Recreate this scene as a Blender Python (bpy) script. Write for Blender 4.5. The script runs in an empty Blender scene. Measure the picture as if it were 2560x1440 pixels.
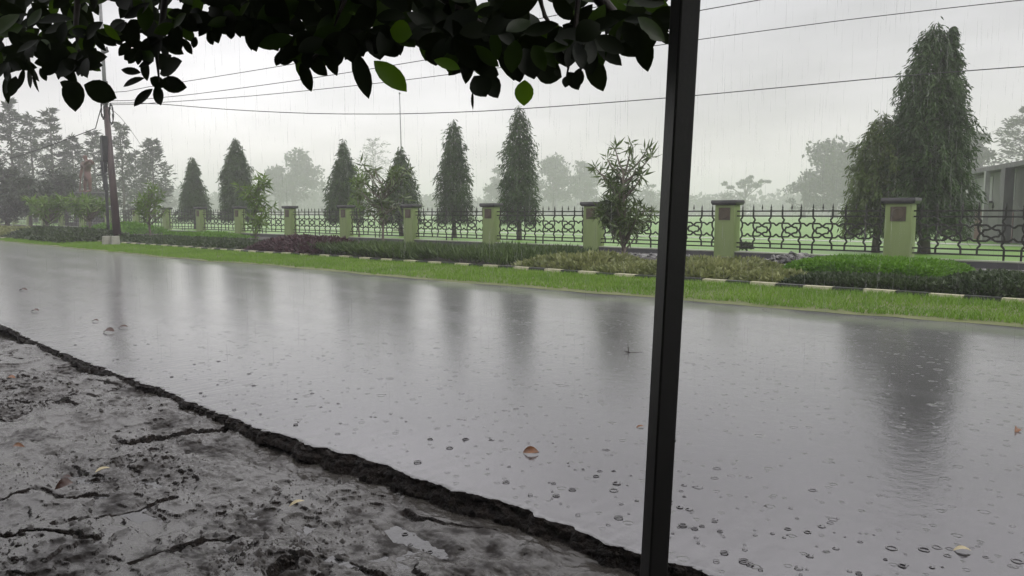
import bpy, bmesh, math, random
import numpy as np
from mathutils import Vector, Matrix
R = math.radians
rng = np.random.default_rng(7)
random.seed(7)
scene = bpy.context.scene
COL = scene.collection

# ------------------------------------------------------------------ camera
F_PX = 1900.0
HC = 1.245
PITCH = R(5.62)
YAW = R(44.1)
cd = bpy.data.cameras.new("camera")
cam = bpy.data.objects.new("camera", cd)
COL.objects.link(cam)
cam.location = (0, 0, HC)
cam.rotation_euler = (math.pi / 2 - PITCH, 0, YAW)
cd.sensor_width = 36.0
cd.lens = F_PX / 2560.0 * 36.0
cd.clip_start = 0.05
cd.clip_end = 3000
scene.camera = cam

# ------------------------------------------------------------------ world (overcast) and sun
SUN_EL, SUN_AZ = R(48), R(70)
w = bpy.data.worlds.new("World")
scene.world = w
w.use_nodes = True
nt = w.node_tree
nt.nodes.clear()
def wn(t, **kw):
    n = nt.nodes.new(t)
    for k, v in kw.items():
        setattr(n, k, v)
    return n
out = wn('ShaderNodeOutputWorld')
bg = wn('ShaderNodeBackground')
bg.inputs['Strength'].default_value = 0.11
sky = wn('ShaderNodeTexSky', sky_type='NISHITA')
sky.sun_disc = False
sky.sun_elevation = SUN_EL
sky.sun_rotation = SUN_AZ
hs = wn('ShaderNodeHueSaturation')
hs.inputs['Saturation'].default_value = 0.15
nt.links.new(sky.outputs['Color'], hs.inputs['Color'])
tc = wn('ShaderNodeTexCoord')
sep = wn('ShaderNodeSeparateXYZ')
nt.links.new(tc.outputs['Generated'], sep.inputs[0])
# cloud deck brightness by height over the horizon
ramp = wn('ShaderNodeValToRGB')
el = ramp.color_ramp.elements
el[0].position = 0.0; el[0].color = (0.68, 0.64, 0.615, 1)
el[1].position = 1.0; el[1].color = (1.12, 1.10, 1.14, 1)
e = el.new(0.05); e.color = (0.64, 0.605, 0.59, 1)
e = el.new(0.13); e.color = (0.53, 0.515, 0.53, 1)
e = el.new(0.27); e.color = (0.455, 0.455, 0.475, 1)
e = el.new(0.36); e.color = (0.80, 0.775, 0.82, 1)
e = el.new(0.55); e.color = (1.05, 1.03, 1.07, 1)
nt.links.new(sep.outputs['Z'], ramp.inputs['Fac'])
mp = wn('ShaderNodeMapping')
mp.inputs['Scale'].default_value = (1.6, 1.6, 5.5)
nt.links.new(tc.outputs['Generated'], mp.inputs['Vector'])
nz = wn('ShaderNodeTexNoise')
nz.inputs['Scale'].default_value = 1.7
nz.inputs['Detail'].default_value = 5
nz.inputs['Roughness'].default_value = 0.55
nt.links.new(mp.outputs[0], nz.inputs['Vector'])
mr = wn('ShaderNodeMapRange')
mr.inputs['From Min'].default_value = 0.3
mr.inputs['From Max'].default_value = 0.7
mr.inputs['To Min'].default_value = 5.9
mr.inputs['To Max'].default_value = 9.1
nt.links.new(nz.outputs['Fac'], mr.inputs['Value'])
vm = wn('ShaderNodeVectorMath', operation='SCALE')
nt.links.new(ramp.outputs['Color'], vm.inputs[0])
# a brighter, thinner patch of cloud low over the field
GLOW = Vector((-.86, .50, .10)).normalized()
dp = wn('ShaderNodeVectorMath', operation='DOT_PRODUCT'); dp.inputs[1].default_value = GLOW
nt.links.new(tc.outputs['Generated'], dp.inputs[0])
g1 = wn('ShaderNodeMath', operation='MAXIMUM'); g1.inputs[1].default_value = 0.0; nt.links.new(dp.outputs['Value'], g1.inputs[0])
g2 = wn('ShaderNodeMath', operation='POWER'); g2.inputs[1].default_value = 24.0; nt.links.new(g1.outputs[0], g2.inputs[0])
g3 = wn('ShaderNodeMath', operation='MULTIPLY_ADD'); g3.inputs[1].default_value = 0.72; g3.inputs[2].default_value = 1.0; nt.links.new(g2.outputs[0], g3.inputs[0])
g4 = wn('ShaderNodeMath', operation='MULTIPLY'); nt.links.new(g3.outputs[0], g4.inputs[0]); nt.links.new(mr.outputs['Result'], g4.inputs[1])
nt.links.new(g4.outputs[0], vm.inputs['Scale'])
mx = wn('ShaderNodeMix', data_type='RGBA')
mx.inputs['Factor'].default_value = 0.92
nt.links.new(hs.outputs['Color'], mx.inputs['A'])
nt.links.new(vm.outputs[0], mx.inputs['B'])
nt.links.new(mx.outputs['Result'], bg.inputs['Color'])
nt.links.new(bg.outputs[0], out.inputs['Surface'])

sd = bpy.data.lights.new("sun", 'SUN')
sd.energy = 0.5
sd.angle = R(25)
sd.color = (1, 0.96, 0.9)
sun = bpy.data.objects.new("sun", sd)
COL.objects.link(sun)
sun.rotation_euler = (math.pi / 2 - SUN_EL, 0, math.pi - SUN_AZ)

scene.view_settings.view_transform = 'Standard'
scene.view_settings.look = 'None'
scene.view_settings.exposure = 0.7
scene.view_settings.gamma = 1.0
scene.cycles.use_denoising = True
scene.cycles.max_bounces = 8
scene.cycles.transparent_max_bounces = 12
scene.cycles.volume_bounces = 2
scene.cycles.caustics_reflective = False
scene.cycles.caustics_refractive = False

# ------------------------------------------------------------------ measuring helpers
_f = Vector((-math.sin(YAW) * math.cos(PITCH), math.cos(YAW) * math.cos(PITCH), -math.sin(PITCH)))
_r = Vector((math.cos(YAW), math.sin(YAW), 0))
_u = _r.cross(_f)
CAM = Vector((0, 0, HC))
def ray(px, py):
    return _f + _r * ((px - 1280) / F_PX) + _u * ((720 - py) / F_PX)
def ground(px, py, z=0.0):
    d = ray(px, py)
    return CAM + d * ((z - HC) / d.z)
def on_y(px, py, y):
    d = ray(px, py)
    return CAM + d * (y / d.y)
def depth(px, py, s):
    return CAM + ray(px, py) * s
def x_at(px, y, z=0.0):
    """world x on the line (y, z) seen in column px"""
    d = y
    for _ in range(4):
        # solve (p-cam).r / (p-cam).f = k
        k = (px - 1280) / F_PX
        # (x*rx + y*ry) = k*(x*fx + y*fy + (z-HC)*fz)
        x = (k * (y * _f.y + (z - HC) * _f.z) - y * _r.y) / (_r.x - k * _f.x)
    return x
def z_top(p, py):
    """height over p (x, y) that is seen in row py"""
    k = (720 - py) / F_PX
    x, y = p[0], p[1]
    # (q.u) = k (q.f)
    return HC + (k * (x * _f.x + y * _f.y) - (x * _u.x + y * _u.y)) / (_u.z - k * _f.z)
def pxm(p):
    """pixels of the 2560 frame per metre at p"""
    return F_PX / ((Vector(p) - CAM).dot(_f))

# ------------------------------------------------------------------ object helpers
def tag(o, label=None, cat=None, group=None, kind=None):
    if label: o['label'] = label
    if cat: o['category'] = cat
    if group: o['group'] = group
    if kind: o['kind'] = kind
    return o
def empty(name, loc=(0, 0, 0), label=None, cat=None, group=None):
    o = bpy.data.objects.new(name, None)
    COL.objects.link(o)
    o.location = loc
    o.empty_display_size = 0.2
    return tag(o, label, cat, group)
def link(name, me, mat=None, parent=None):
    o = bpy.data.objects.new(name, me)
    COL.objects.link(o)
    if mat is not None and len(me.materials) == 0:
        me.materials.append(mat)
    if parent is not None:
        o.parent = parent
    return o
def mesh_np(name, V, Fq, smooth=False, mat=None, parent=None, mi=None):
    """V (n,3); Fq (m,k) faces all of k corners, or a list of faces"""
    me = bpy.data.meshes.new(name)
    V = np.asarray(V, dtype=np.float32)
    if isinstance(Fq, np.ndarray):
        m, k = Fq.shape
        me.vertices.add(len(V)); me.vertices.foreach_set('co', V.ravel())
        me.loops.add(m * k); me.loops.foreach_set('vertex_index', Fq.astype(np.int32).ravel())
        me.polygons.add(m)
        me.polygons.foreach_set('loop_start', np.arange(0, m * k, k, dtype=np.int32))
        me.polygons.foreach_set('loop_total', np.full(m, k, dtype=np.int32))
        if mi is not None:
            me.polygons.foreach_set('material_index', np.asarray(mi, dtype=np.int32))
        if smooth:
            me.polygons.foreach_set('use_smooth', np.ones(m, dtype=bool))
        me.update(calc_edges=True)
        me.validate()
    else:
        me.from_pydata([tuple(v) for v in V], [], Fq)
        me.update()
    return link(name, me, mat, parent)

class MB:
    """collects boxes, bars and tubes into one mesh"""
    def __init__(s): s.v = []; s.f = []
    def add(s, vs, fs):
        b = len(s.v); s.v += [tuple(x) for x in vs]; s.f += [tuple(i + b for i in f) for f in fs]
    def box(s, lo, hi):
        x0, y0, z0 = lo; x1, y1, z1 = hi
        s.add([(x0,y0,z0),(x1,y0,z0),(x1,y1,z0),(x0,y1,z0),(x0,y0,z1),(x1,y0,z1),(x1,y1,z1),(x0,y1,z1)],
              [(0,3,2,1),(4,5,6,7),(0,1,5,4),(1,2,6,5),(2,3,7,6),(3,0,4,7)])
    def tube(s, pts, rad, n=8, cap=True):
        pts = [Vector(p) for p in pts]
        if not hasattr(rad, '__len__'): rad = [rad] * len(pts)
        vs, fs = [], []
        for i, p in enumerate(pts):
            t = (pts[min(i+1, len(pts)-1)] - pts[max(i-1, 0)]).normalized()
            a = Vector((0,0,1)) if abs(t.z) < .9 else Vector((0,1,0))
            e1 = t.cross(a).normalized(); e2 = t.cross(e1)
            for k in range(n):
                an = 2*math.pi*k/n
                vs.append(p + (e1*math.cos(an) + e2*math.sin(an))*rad[i])
        for i in range(len(pts)-1):
            for k in range(n):
                fs.append((i*n+k, i*n+(k+1)%n, (i+1)*n+(k+1)%n, (i+1)*n+k))
        if cap:
            fs.append(tuple(range(n))[::-1]); fs.append(tuple((len(pts)-1)*n+k for k in range(n)))
        s.add(vs, fs)
    def bar(s, a, b, wd, th):
        """bar from a to b in a plane of constant y: wd in plane, th in y"""
        a, b = Vector(a), Vector(b)
        t = (b-a).normalized(); e = t.cross(Vector((0,1,0))).normalized()*wd*.5; y = Vector((0,th*.5,0))
        s.add([a-e-y, a+e-y, a+e+y, a-e+y, b-e-y, b+e-y, b+e+y, b-e+y],
              [(0,3,2,1),(4,5,6,7),(0,1,5,4),(1,2,6,5),(2,3,7,6),(3,0,4,7)])
    def build(s, name, mat, parent=None, bevel=0, smooth=False):
        me = bpy.data.meshes.new(name); me.from_pydata(s.v, [], s.f); me.update()
        bm = bmesh.new(); bm.from_mesh(me); bmesh.ops.recalc_face_normals(bm, faces=bm.faces)
        bm.to_mesh(me); bm.free()
        if smooth:
            for p in me.polygons: p.use_smooth = True
        o = link(name, me, mat, parent)
        if bevel:
            m = o.modifiers.new('bevel', 'BEVEL'); m.width = bevel; m.segments = 2
        return o

# ------------------------------------------------------------------ numpy noise
def _hash(ix, iy, seed):
    h = (ix.astype(np.int64)*374761393 + iy.astype(np.int64)*668265263 + seed*974711) & 0x7fffffff
    h = (h ^ (h >> 13))*1274126177 & 0x7fffffff
    return ((h ^ (h >> 16)) & 0xffff)/65535.0
def vnoise(x, y, seed=0):
    ix, iy = np.floor(x), np.floor(y); fx, fy = x-ix, y-iy
    fx = fx*fx*(3-2*fx); fy = fy*fy*(3-2*fy)
    a = _hash(ix,iy,seed); b = _hash(ix+1,iy,seed); c = _hash(ix,iy+1,seed); d = _hash(ix+1,iy+1,seed)
    return (a*(1-fx)+b*fx)*(1-fy)+(c*(1-fx)+d*fx)*fy
def fbm(x, y, oct=5, seed=0, gain=.5):
    s, a, t = 0, 1, 0
    for o in range(oct):
        s = s + a*vnoise(x*2**o+17*o, y*2**o-9*o, seed+o); t += a; a *= gain
    return s/t

# ------------------------------------------------------------------ materials
def mat_new(name):
    m = bpy.data.materials.new(name); m.use_nodes = True
    t = m.node_tree; b = t.nodes['Principled BSDF']
    return m, t, b
def node(t, ty, **kw):
    n = t.nodes.new(ty)
    for k, v in kw.items(): setattr(n, k, v)
    return n
def rgba(c): return (c[0], c[1], c[2], 1)
def mat_surface(name, c1, c2, scale=4, rough=.6, rough2=None, bump=.2, bscale=30, bdist=.01, spec=.5, metal=0, stretch=(1,1,1), detail=5, ior=1.45):
    m, t, b = mat_new(name)
    tc = node(t, 'ShaderNodeTexCoord'); mp = node(t, 'ShaderNodeMapping'); mp.inputs['Scale'].default_value = stretch
    t.links.new(tc.outputs['Object'], mp.inputs[0])
    nz = node(t, 'ShaderNodeTexNoise'); nz.inputs['Scale'].default_value = scale; nz.inputs['Detail'].default_value = detail
    t.links.new(mp.outputs[0], nz.inputs['Vector'])
    cr = node(t, 'ShaderNodeValToRGB'); cr.color_ramp.elements[0].position = .32; cr.color_ramp.elements[1].position = .68
    cr.color_ramp.elements[0].color = rgba(c1); cr.color_ramp.elements[1].color = rgba(c2)
    t.links.new(nz.outputs['Fac'], cr.inputs[0]); t.links.new(cr.outputs[0], b.inputs['Base Color'])
    b.inputs['Specular IOR Level'].default_value = spec; b.inputs['Metallic'].default_value = metal; b.inputs['IOR'].default_value = ior
    if rough2 is None: b.inputs['Roughness'].default_value = rough
    else:
        r = node(t, 'ShaderNodeMapRange'); r.inputs['From Min'].default_value = .3; r.inputs['From Max'].default_value = .7
        r.inputs['To Min'].default_value = rough; r.inputs['To Max'].default_value = rough2
        t.links.new(nz.outputs['Fac'], r.inputs[0]); t.links.new(r.outputs[0], b.inputs['Roughness'])
    if bump:
        n2 = node(t, 'ShaderNodeTexNoise'); n2.inputs['Scale'].default_value = bscale; n2.inputs['Detail'].default_value = 4
        t.links.new(mp.outputs[0], n2.inputs['Vector'])
        bp = node(t, 'ShaderNodeBump'); bp.inputs['Strength'].default_value = bump; bp.inputs['Distance'].default_value = bdist
        t.links.new(n2.outputs['Fac'], bp.inputs['Height']); t.links.new(bp.outputs[0], b.inputs['Normal'])
    return m
def mat_leaf(name, c1, c2, trans=.3, tcol=None, rough=.45, spec=.4, cluster=0):
    m, t, b = mat_new(name)
    g = node(t, 'ShaderNodeNewGeometry')
    cr = node(t, 'ShaderNodeMix', data_type='RGBA')
    cr.inputs['A'].default_value = rgba(c1); cr.inputs['B'].default_value = rgba(c2)
    if cluster:
        tc = node(t, 'ShaderNodeTexCoord'); nz = node(t, 'ShaderNodeTexNoise'); nz.inputs['Scale'].default_value = cluster
        t.links.new(tc.outputs['Object'], nz.inputs['Vector'])
        r = node(t, 'ShaderNodeMapRange'); r.inputs['From Min'].default_value = .35; r.inputs['From Max'].default_value = .65
        t.links.new(nz.outputs['Fac'], r.inputs[0])
        mm = node(t, 'ShaderNodeMath', operation='MULTIPLY_ADD'); mm.inputs[1].default_value = .5
        m2 = node(t, 'ShaderNodeMath', operation='MULTIPLY'); m2.inputs[1].default_value = .5
        t.links.new(r.outputs[0], m2.inputs[0]); t.links.new(g.outputs['Random Per Island'], mm.inputs[0]); t.links.new(m2.outputs[0], mm.inputs[2])
        t.links.new(mm.outputs[0], cr.inputs['Factor'])
    else:
        t.links.new(g.outputs['Random Per Island'], cr.inputs['Factor'])
    t.links.new(cr.outputs['Result'], b.inputs['Base Color'])
    b.inputs['Roughness'].default_value = rough; b.inputs['Specular IOR Level'].default_value = spec
    if trans:
        tr = node(t, 'ShaderNodeBsdfTranslucent')
        if tcol is None: t.links.new(cr.outputs['Result'], tr.inputs['Color'])
        else: tr.inputs['Color'].default_value = rgba(tcol)
        ms = node(t, 'ShaderNodeMixShader'); ms.inputs[0].default_value = trans
        t.links.new(b.outputs[0], ms.inputs[1]); t.links.new(tr.outputs[0], ms.inputs[2])
        t.links.new(ms.outputs[0], t.nodes['Material Output'].inputs['Surface'])
    return m

# ------------------------------------------------------------------ leaf clouds
def unit(a):
    return a/np.maximum(np.linalg.norm(a, axis=1, keepdims=True), 1e-9)
def rand_unit(n):
    return unit(rng.normal(size=(n, 3)))
def leaf_geo(P, A, S, L, W, fold=.12):
    """rhombic folded leaves: base P, axis A, side S, length L, width W"""
    n = len(P); L = np.broadcast_to(L, n)[:, None]; W = np.broadcast_to(W, n)[:, None]
    N = unit(np.cross(A, S))
    v0 = P; v1 = P + A*L*.45 + S*W*.5; v2 = P + A*L + N*L*-fold; v3 = P + A*L*.45 - S*W*.5
    mid = P + A*L*.48 - N*W*.12
    V = np.stack([v0, v1, v2, v3, mid], 1).reshape(-1, 3)
    b = np.arange(n)[:, None]*5
    Fq = np.concatenate([b+[0,4,1], b+[1,4,2], b+[2,4,3], b+[3,4,0]], 0)
    return V, Fq
def side_of(A, jitter=1.0):
    n = len(A)
    return unit(np.cross(A, rand_unit(n)))
def leaf_obj(name, P, A, L, W, mat, parent=None, S=None):
    if S is None: S = side_of(A)
    V, Fq = leaf_geo(P, A, S, L, W)
    return mesh_np(name, V, Fq, mat=mat, parent=parent)

# ================================================================== SETTING
M_lawn = mat_surface("lawn", (.085,.215,.016), (.155,.30,.034), scale=.35, rough=.48, bump=.16, bscale=25, bdist=.02, spec=.5)
M_verge = mat_surface("verge_soil", (.085,.105,.030), (.14,.150,.055), scale=3, rough=.6, bump=.5, bscale=60, bdist=.02, spec=.3)
M_soil = mat_surface("wet_soil", (.014,.011,.008), (.032,.026,.018), scale=5, rough=.6, rough2=.8, bump=.6, bscale=30, bdist=.03)
M_mudbase = mat_surface("mud", (.03,.027,.024), (.05,.045,.04), scale=4, rough=.5)

# one ground sheet to the horizon; it dips below the road and the shoulder on the near side
ys = [-300, -20, 3, 8.0, 9.0, 12, 20, 30, 60, 120, 260, 760]
zs = [-.3, -.3, -.3, -.3, -.06, -.03, -.012, -.01, -.01, -.01, -.01, -.01]
xs = [-820, -200, -100, -60, -30, -15, 0, 15, 40, 100, 420]
V = [(x, y, z) for y, z in zip(ys, zs) for x in xs]
nx = len(xs)
Fq = np.array([(j*nx+i, j*nx+i+1, (j+1)*nx+i+1, (j+1)*nx+i) for j in range(len(ys)-1) for i in range(nx-1)])
tag(mesh_np("ground", V, Fq, mat=M_lawn), kind='structure')

# ---- road
def poly_of(pts, z=0.0):
    P = [ground(px, py, z) for px, py in pts]
    P.sort(key=lambda p: p.x)
    return np.array([p.x for p in P]), np.array([p.y for p in P])
near_x, near_y = poly_of([(0,810),(60,838),(130,872),(230,912),(340,950),(470,1000),(600,1055),(720,1090),(900,1148),(1060,1198),(1290,1267),(1460,1335),(1622,1393),(1797,1440)])
far_x, far_y = poly_of([(0,603),(200,622),(400,643),(678,665),(1000,694),(1350,722),(1700,750),(2000,775),(2560,820)])
def near_edge(x):
    base = np.interp(x, near_x, near_y)
    return base + .035*(fbm(x*2.3, x*0+3, 4, 5)-.5) + .05*(vnoise(x*9, x*0+1.5, 8)-.5)*(vnoise(x*1.1, x*0+7, 3))
def far_edge(x):
    return np.interp(x, far_x, far_y) + .34*(fbm(x*1.1, x*0+2, 5, 11)-.5)

def road_material():
    m, t, b = mat_new("wet_asphalt")
    tc = node(t, 'ShaderNodeTexCoord')
    L = t.links.new
    def noise(scale, detail=4, rough=.5, vec=None):
        n = node(t, 'ShaderNodeTexNoise'); n.inputs['Scale'].default_value = scale; n.inputs['Detail'].default_value = detail
        n.inputs['Roughness'].default_value = rough; L(vec or tc.outputs['Object'], n.inputs['Vector']); return n
    big = noise(.55, 4)
    fine = noise(70, 3)
    cr = node(t, 'ShaderNodeValToRGB'); cr.color_ramp.elements[0].position = .3; cr.color_ramp.elements[1].position = .72
    cr.color_ramp.elements[0].color = (.020,.018,.021,1); cr.color_ramp.elements[1].color = (.064,.060,.066,1)
    mxn = node(t, 'ShaderNodeMath', operation='MULTIPLY_ADD'); mxn.inputs[1].default_value = .35
    L(fine.outputs['Fac'], mxn.inputs[0])
    m3 = node(t, 'ShaderNodeMath', operation='MULTIPLY'); m3.inputs[1].default_value = .65; L(big.outputs['Fac'], m3.inputs[0])
    L(m3.outputs[0], mxn.inputs[2]); L(mxn.outputs[0], cr.inputs[0]); L(cr.outputs[0], b.inputs['Base Color'])
    # film of water: smoother where it pools
    mp = node(t, 'ShaderNodeMapping'); mp.inputs['Scale'].default_value = (.35, 1.2, 1); L(tc.outputs['Object'], mp.inputs[0])
    pool = noise(1.1, 4, .55, mp.outputs[0])
    mp.inputs['Scale'].default_value = (.22, 1.5, 1)
    r = node(t, 'ShaderNodeMapRange'); r.inputs['From Min'].default_value = .38; r.inputs['From Max'].default_value = .62
    r.inputs['To Min'].default_value = .05; r.inputs['To Max'].default_value = .14
    L(pool.outputs['Fac'], r.inputs[0]); L(r.outputs[0], b.inputs['Roughness'])
    b.inputs['Sheen Weight'].default_value = .42; b.inputs['Sheen Roughness'].default_value = .25
    b.inputs['IOR'].default_value = 2.0; b.inputs['Specular IOR Level'].default_value = .72
    # rain-beaten water surface
    rip = noise(16, 3, .6); rip2 = noise(5, 2, .5)
    bp = node(t, 'ShaderNodeBump'); bp.inputs['Strength'].default_value = .13; bp.inputs['Distance'].default_value = .012
    L(rip.outputs['Fac'], bp.inputs['Height'])
    bp2 = node(t, 'ShaderNodeBump'); bp2.inputs['Strength'].default_value = .07; bp2.inputs['Distance'].default_value = .02
    L(rip2.outputs['Fac'], bp2.inputs['Height']); L(bp.outputs[0], bp2.inputs['Normal'])
    bp3 = node(t, 'ShaderNodeBump'); bp3.inputs['Strength'].default_value = .2; bp3.inputs['Distance'].default_value = .004
    L(fine.outputs['Fac'], bp3.inputs['Height']); L(bp2.outputs[0], bp3.inputs['Normal'])
    # rings spreading where drops have just struck: one ring per cell, most cells empty
    last = bp3
    for sc_, keep, dist in ((5.6, .05, .0018), (9.0, .13, .0017), (15., .15, .0014)):
        vo = node(t, 'ShaderNodeTexVoronoi', voronoi_dimensions='2D'); vo.inputs['Scale'].default_value = sc_; vo.inputs['Randomness'].default_value = .6; L(tc.outputs['Object'], vo.inputs['Vector'])
        sc3 = node(t, 'ShaderNodeSeparateColor'); L(vo.outputs['Color'], sc3.inputs[0])
        r0 = node(t, 'ShaderNodeMapRange'); r0.inputs['To Min'].default_value = .06; r0.inputs['To Max'].default_value = .19; L(sc3.outputs[0], r0.inputs[0])
        df = node(t, 'ShaderNodeMath', operation='SUBTRACT'); L(vo.outputs['Distance'], df.inputs[0]); L(r0.outputs[0], df.inputs[1])
        dv = node(t, 'ShaderNodeMath', operation='DIVIDE'); dv.inputs[1].default_value = .038; L(df.outputs[0], dv.inputs[0])
        sq = node(t, 'ShaderNodeMath', operation='MULTIPLY'); L(dv.outputs[0], sq.inputs[0]); L(dv.outputs[0], sq.inputs[1])
        ng = node(t, 'ShaderNodeMath', operation='MULTIPLY'); ng.inputs[1].default_value = -1.0; L(sq.outputs[0], ng.inputs[0])
        ex = node(t, 'ShaderNodeMath', operation='EXPONENT'); L(ng.outputs[0], ex.inputs[0])
        kp = node(t, 'ShaderNodeMath', operation='LESS_THAN'); kp.inputs[1].default_value = keep; L(sc3.outputs[1], kp.inputs[0])
        hh = node(t, 'ShaderNodeMath', operation='MULTIPLY'); L(ex.outputs[0], hh.inputs[0]); L(kp.outputs[0], hh.inputs[1])
        bq_ = node(t, 'ShaderNodeBump'); bq_.inputs['Strength'].default_value = 1.0; bq_.inputs['Distance'].default_value = dist
        L(hh.outputs[0], bq_.inputs['Height']); L(last.outputs[0], bq_.inputs['Normal']); last = bq_
    L(last.outputs[0], b.inputs['Normal'])
    return m
M_road = road_material()
M_edge = mat_surface("broken_asphalt_edge_shade", (.006,.005,.0045), (.020,.014,.011), scale=25, rough=.55, bump=1.0, bscale=70, bdist=.02, spec=.2)  # broken edges, with the shade on their faces put into the colour
xx = np.concatenate([np.linspace(-330, -40, 30)[:-1], np.linspace(-40, -10, 121)[:-1], np.linspace(-10, 4, 1501)[:-1], np.linspace(4, 60, 40)])
ne = near_edge(xx); fe = far_edge(xx)
lift_px = [(0,.052),(120,.048),(230,.036),(290,.060),(420,.054),(540,.046),(620,.024),(900,.0),(1290,.006),(1797,.004)]
_lx = np.array([ground(px, float(np.interp(px, [0,230,600,900,1290,1797], [810,912,1055,1148,1267,1440]))).x for px, _ in lift_px]); _lv = np.array([v for _, v in lift_px])
def lift(x): return np.interp(x, _lx, _lv)
jag = .034*(fbm(xx*24, xx*0, 4, 21)-.5) + .07*(fbm(xx*5, xx*0+4, 4, 22)-.5)
NR = 12; rows = []
dr = (.074-lift(xx))*(.55+.9*fbm(xx*1.4, xx*0+8, 3, 28))
for k in range(NR):
    t_ = k/(NR-1)                       # 0 foot .. 1 lip
    zz_ = -dr*(1-t_)**1.15-.02*(k == 0)
    out_ = -(.040-.2*lift(xx))*(.4+1.2*fbm(xx*2.1, xx*0+5, 3, 29))*(1-t_)**1.4
    rag = .045*(fbm(xx*30, xx*0+k*.55, 4, 23)-.5) + .03*(fbm(xx*11, xx*0+k*.3, 3, 26)-.5)
    rows.append((ne+out_+jag+rag*(.35+.65*math.sin(math.pi*min(1, t_*.9+.1))), zz_+.022*(fbm(xx*34, xx*0+k*.8, 3, 27)-.5)*math.sin(math.pi*t_)**.5))
rows.append((ne+.035+jag*.6, -.002+.006*(fbm(xx*30, xx*0+5, 3, 10)-.5)))
rows.append((ne+.12, np.zeros_like(xx)))
for k in (.1, .25, .45, .65, .85, 1.0):
    rows.append((ne+.12+(fe-ne-.12)*k, np.full_like(xx, .012*math.sin(math.pi*k))))
rows.append((fe+.25, np.full_like(xx, -.05)))
n = len(xx)
V = np.concatenate([np.stack([xx, y, z], 1) for y, z in rows])
ii = np.arange(n-1)
Fq = np.concatenate([np.stack([j*n+ii, j*n+ii+1, (j+1)*n+ii+1, (j+1)*n+ii], 1) for j in range(len(rows)-1)])
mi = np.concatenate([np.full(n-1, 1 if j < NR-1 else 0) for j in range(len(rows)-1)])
road = mesh_np("road", V, Fq, smooth=True)
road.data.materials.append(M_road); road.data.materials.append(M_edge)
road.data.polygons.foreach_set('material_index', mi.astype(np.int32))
tag(road, kind='structure')

# ---- rough shoulder in front of the road edge: flaked, wet, with water standing in the low parts
CRACKS = []
for line, dep, wid in (([(612,1062),(560,1078),(500,1086),(440,1094),(380,1098),(290,1108)], .030, .028),
                       ([(690,1432),(740,1398),(800,1384),(870,1398),(930,1425),(990,1450)], .034, .030),
                       ([(0,1000),(60,1012),(130,1006),(200,1018)], .026, .028), ([(10,1240),(90,1222),(170,1236),(260,1228)], .022, .024),
                       ([(150,1300),(250,1288),(340,1262),(440,1240)], .024, .022), ([(1010,1270),(1080,1290),(1150,1312),(1230,1322)], .020, .016),
                       ([(230,960),(300,975),(250,1000),(180,990)], .018, .022), ([(330,1400),(420,1372),(520,1340),(600,1330)], .026, .022), ([(0,1330),(120,1322),(230,1345)], .024, .020)):
    P_ = [ground(px, py, -.07) for px, py in line]
    CRACKS.append((np.array([[p.x, p.y] for p in P_]), dep, wid))
def crack_h(X, Y):
    h = np.zeros_like(X)
    wx = X+.09*(fbm(X*9, Y*9, 3, 71)-.5); wy = Y+.09*(fbm(X*9+5, Y*9, 3, 72)-.5)
    for P_, dep, wid in CRACKS:
        d = np.full_like(X, 9.)
        for a, b in zip(P_[:-1], P_[1:]):
            ab = b-a; t_ = np.clip(((wx-a[0])*ab[0]+(wy-a[1])*ab[1])/(ab@ab), 0, 1)
            d = np.minimum(d, np.hypot(wx-a[0]-t_*ab[0], wy-a[1]-t_*ab[1]))
        w_ = wid*(.35+1.2*vnoise(X*6, Y*6, 73))
        h -= dep*np.clip(1.6*(1-d/w_), 0, 1)
    return h
def shoulder_h(X, Y):
    wx = X + .14*(fbm(X*5, Y*5, 4, 31)-.5); wy = Y + .14*(fbm(X*5+9, Y*5, 4, 32)-.5)
    def terr(a, n, k=6):
        st = a*n; f = np.floor(st)
        return (f+np.clip((st-f)*k-(k-1), 0, 1))/n
    sm = np.clip((fbm(X*1.9+7, Y*2.6, 3, 40)-.40)*6, 0, 1)                # where the surface has flaked at all
    a = fbm(wx*2.6, wy*4.2, 5, 33, .55)
    h = .095*(sm*terr(a, 8)+(1-sm)*a-.5) + .05*(fbm(X*.8, Y*1.1, 2, 39)-.5)
    rough = np.clip((fbm(X*1.5+4, Y*2.1, 3, 38)-.40)*5.0, 0, 1)*np.clip((2.3-Y)*1.5, .1, 1)
    b = fbm(wx*6+3, wy*9.5, 5, 36, .55)
    h += rough*(.070*(terr(b, 6, 4)-.5) + .016*(fbm(X*40, Y*55, 3, 35)-.5))
    h += .005*(fbm(X*16, Y*24, 4, 42)-.5)
    h = np.clip(h, -.05, .032) + crack_h(X, Y)
    e = np.interp(X, near_x, near_y) - Y
    h += -.082 + lift(X)*np.exp(-(np.maximum(e,0)/1.3)**2) - .012*np.exp(-(e/.16)**2)
    h = np.minimum(h, -.008)
    return np.where(e < -.05, -.25, h)
gx = np.linspace(-9, 2.2, 1500); gy = np.linspace(.35, 3.1, 520)
X, Y = np.meshgrid(gx, gy)
Z = shoulder_h(X, Y)
V = np.stack([X.ravel(), Y.ravel(), Z.ravel()], 1)
n1, n2 = len(gx), len(gy)
I, J = np.meshgrid(np.arange(n1-1), np.arange(n2-1))
q = (J*n1+I).ravel()
Fq = np.stack([q, q+1, q+n1+1, q+n1], 1)
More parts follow.
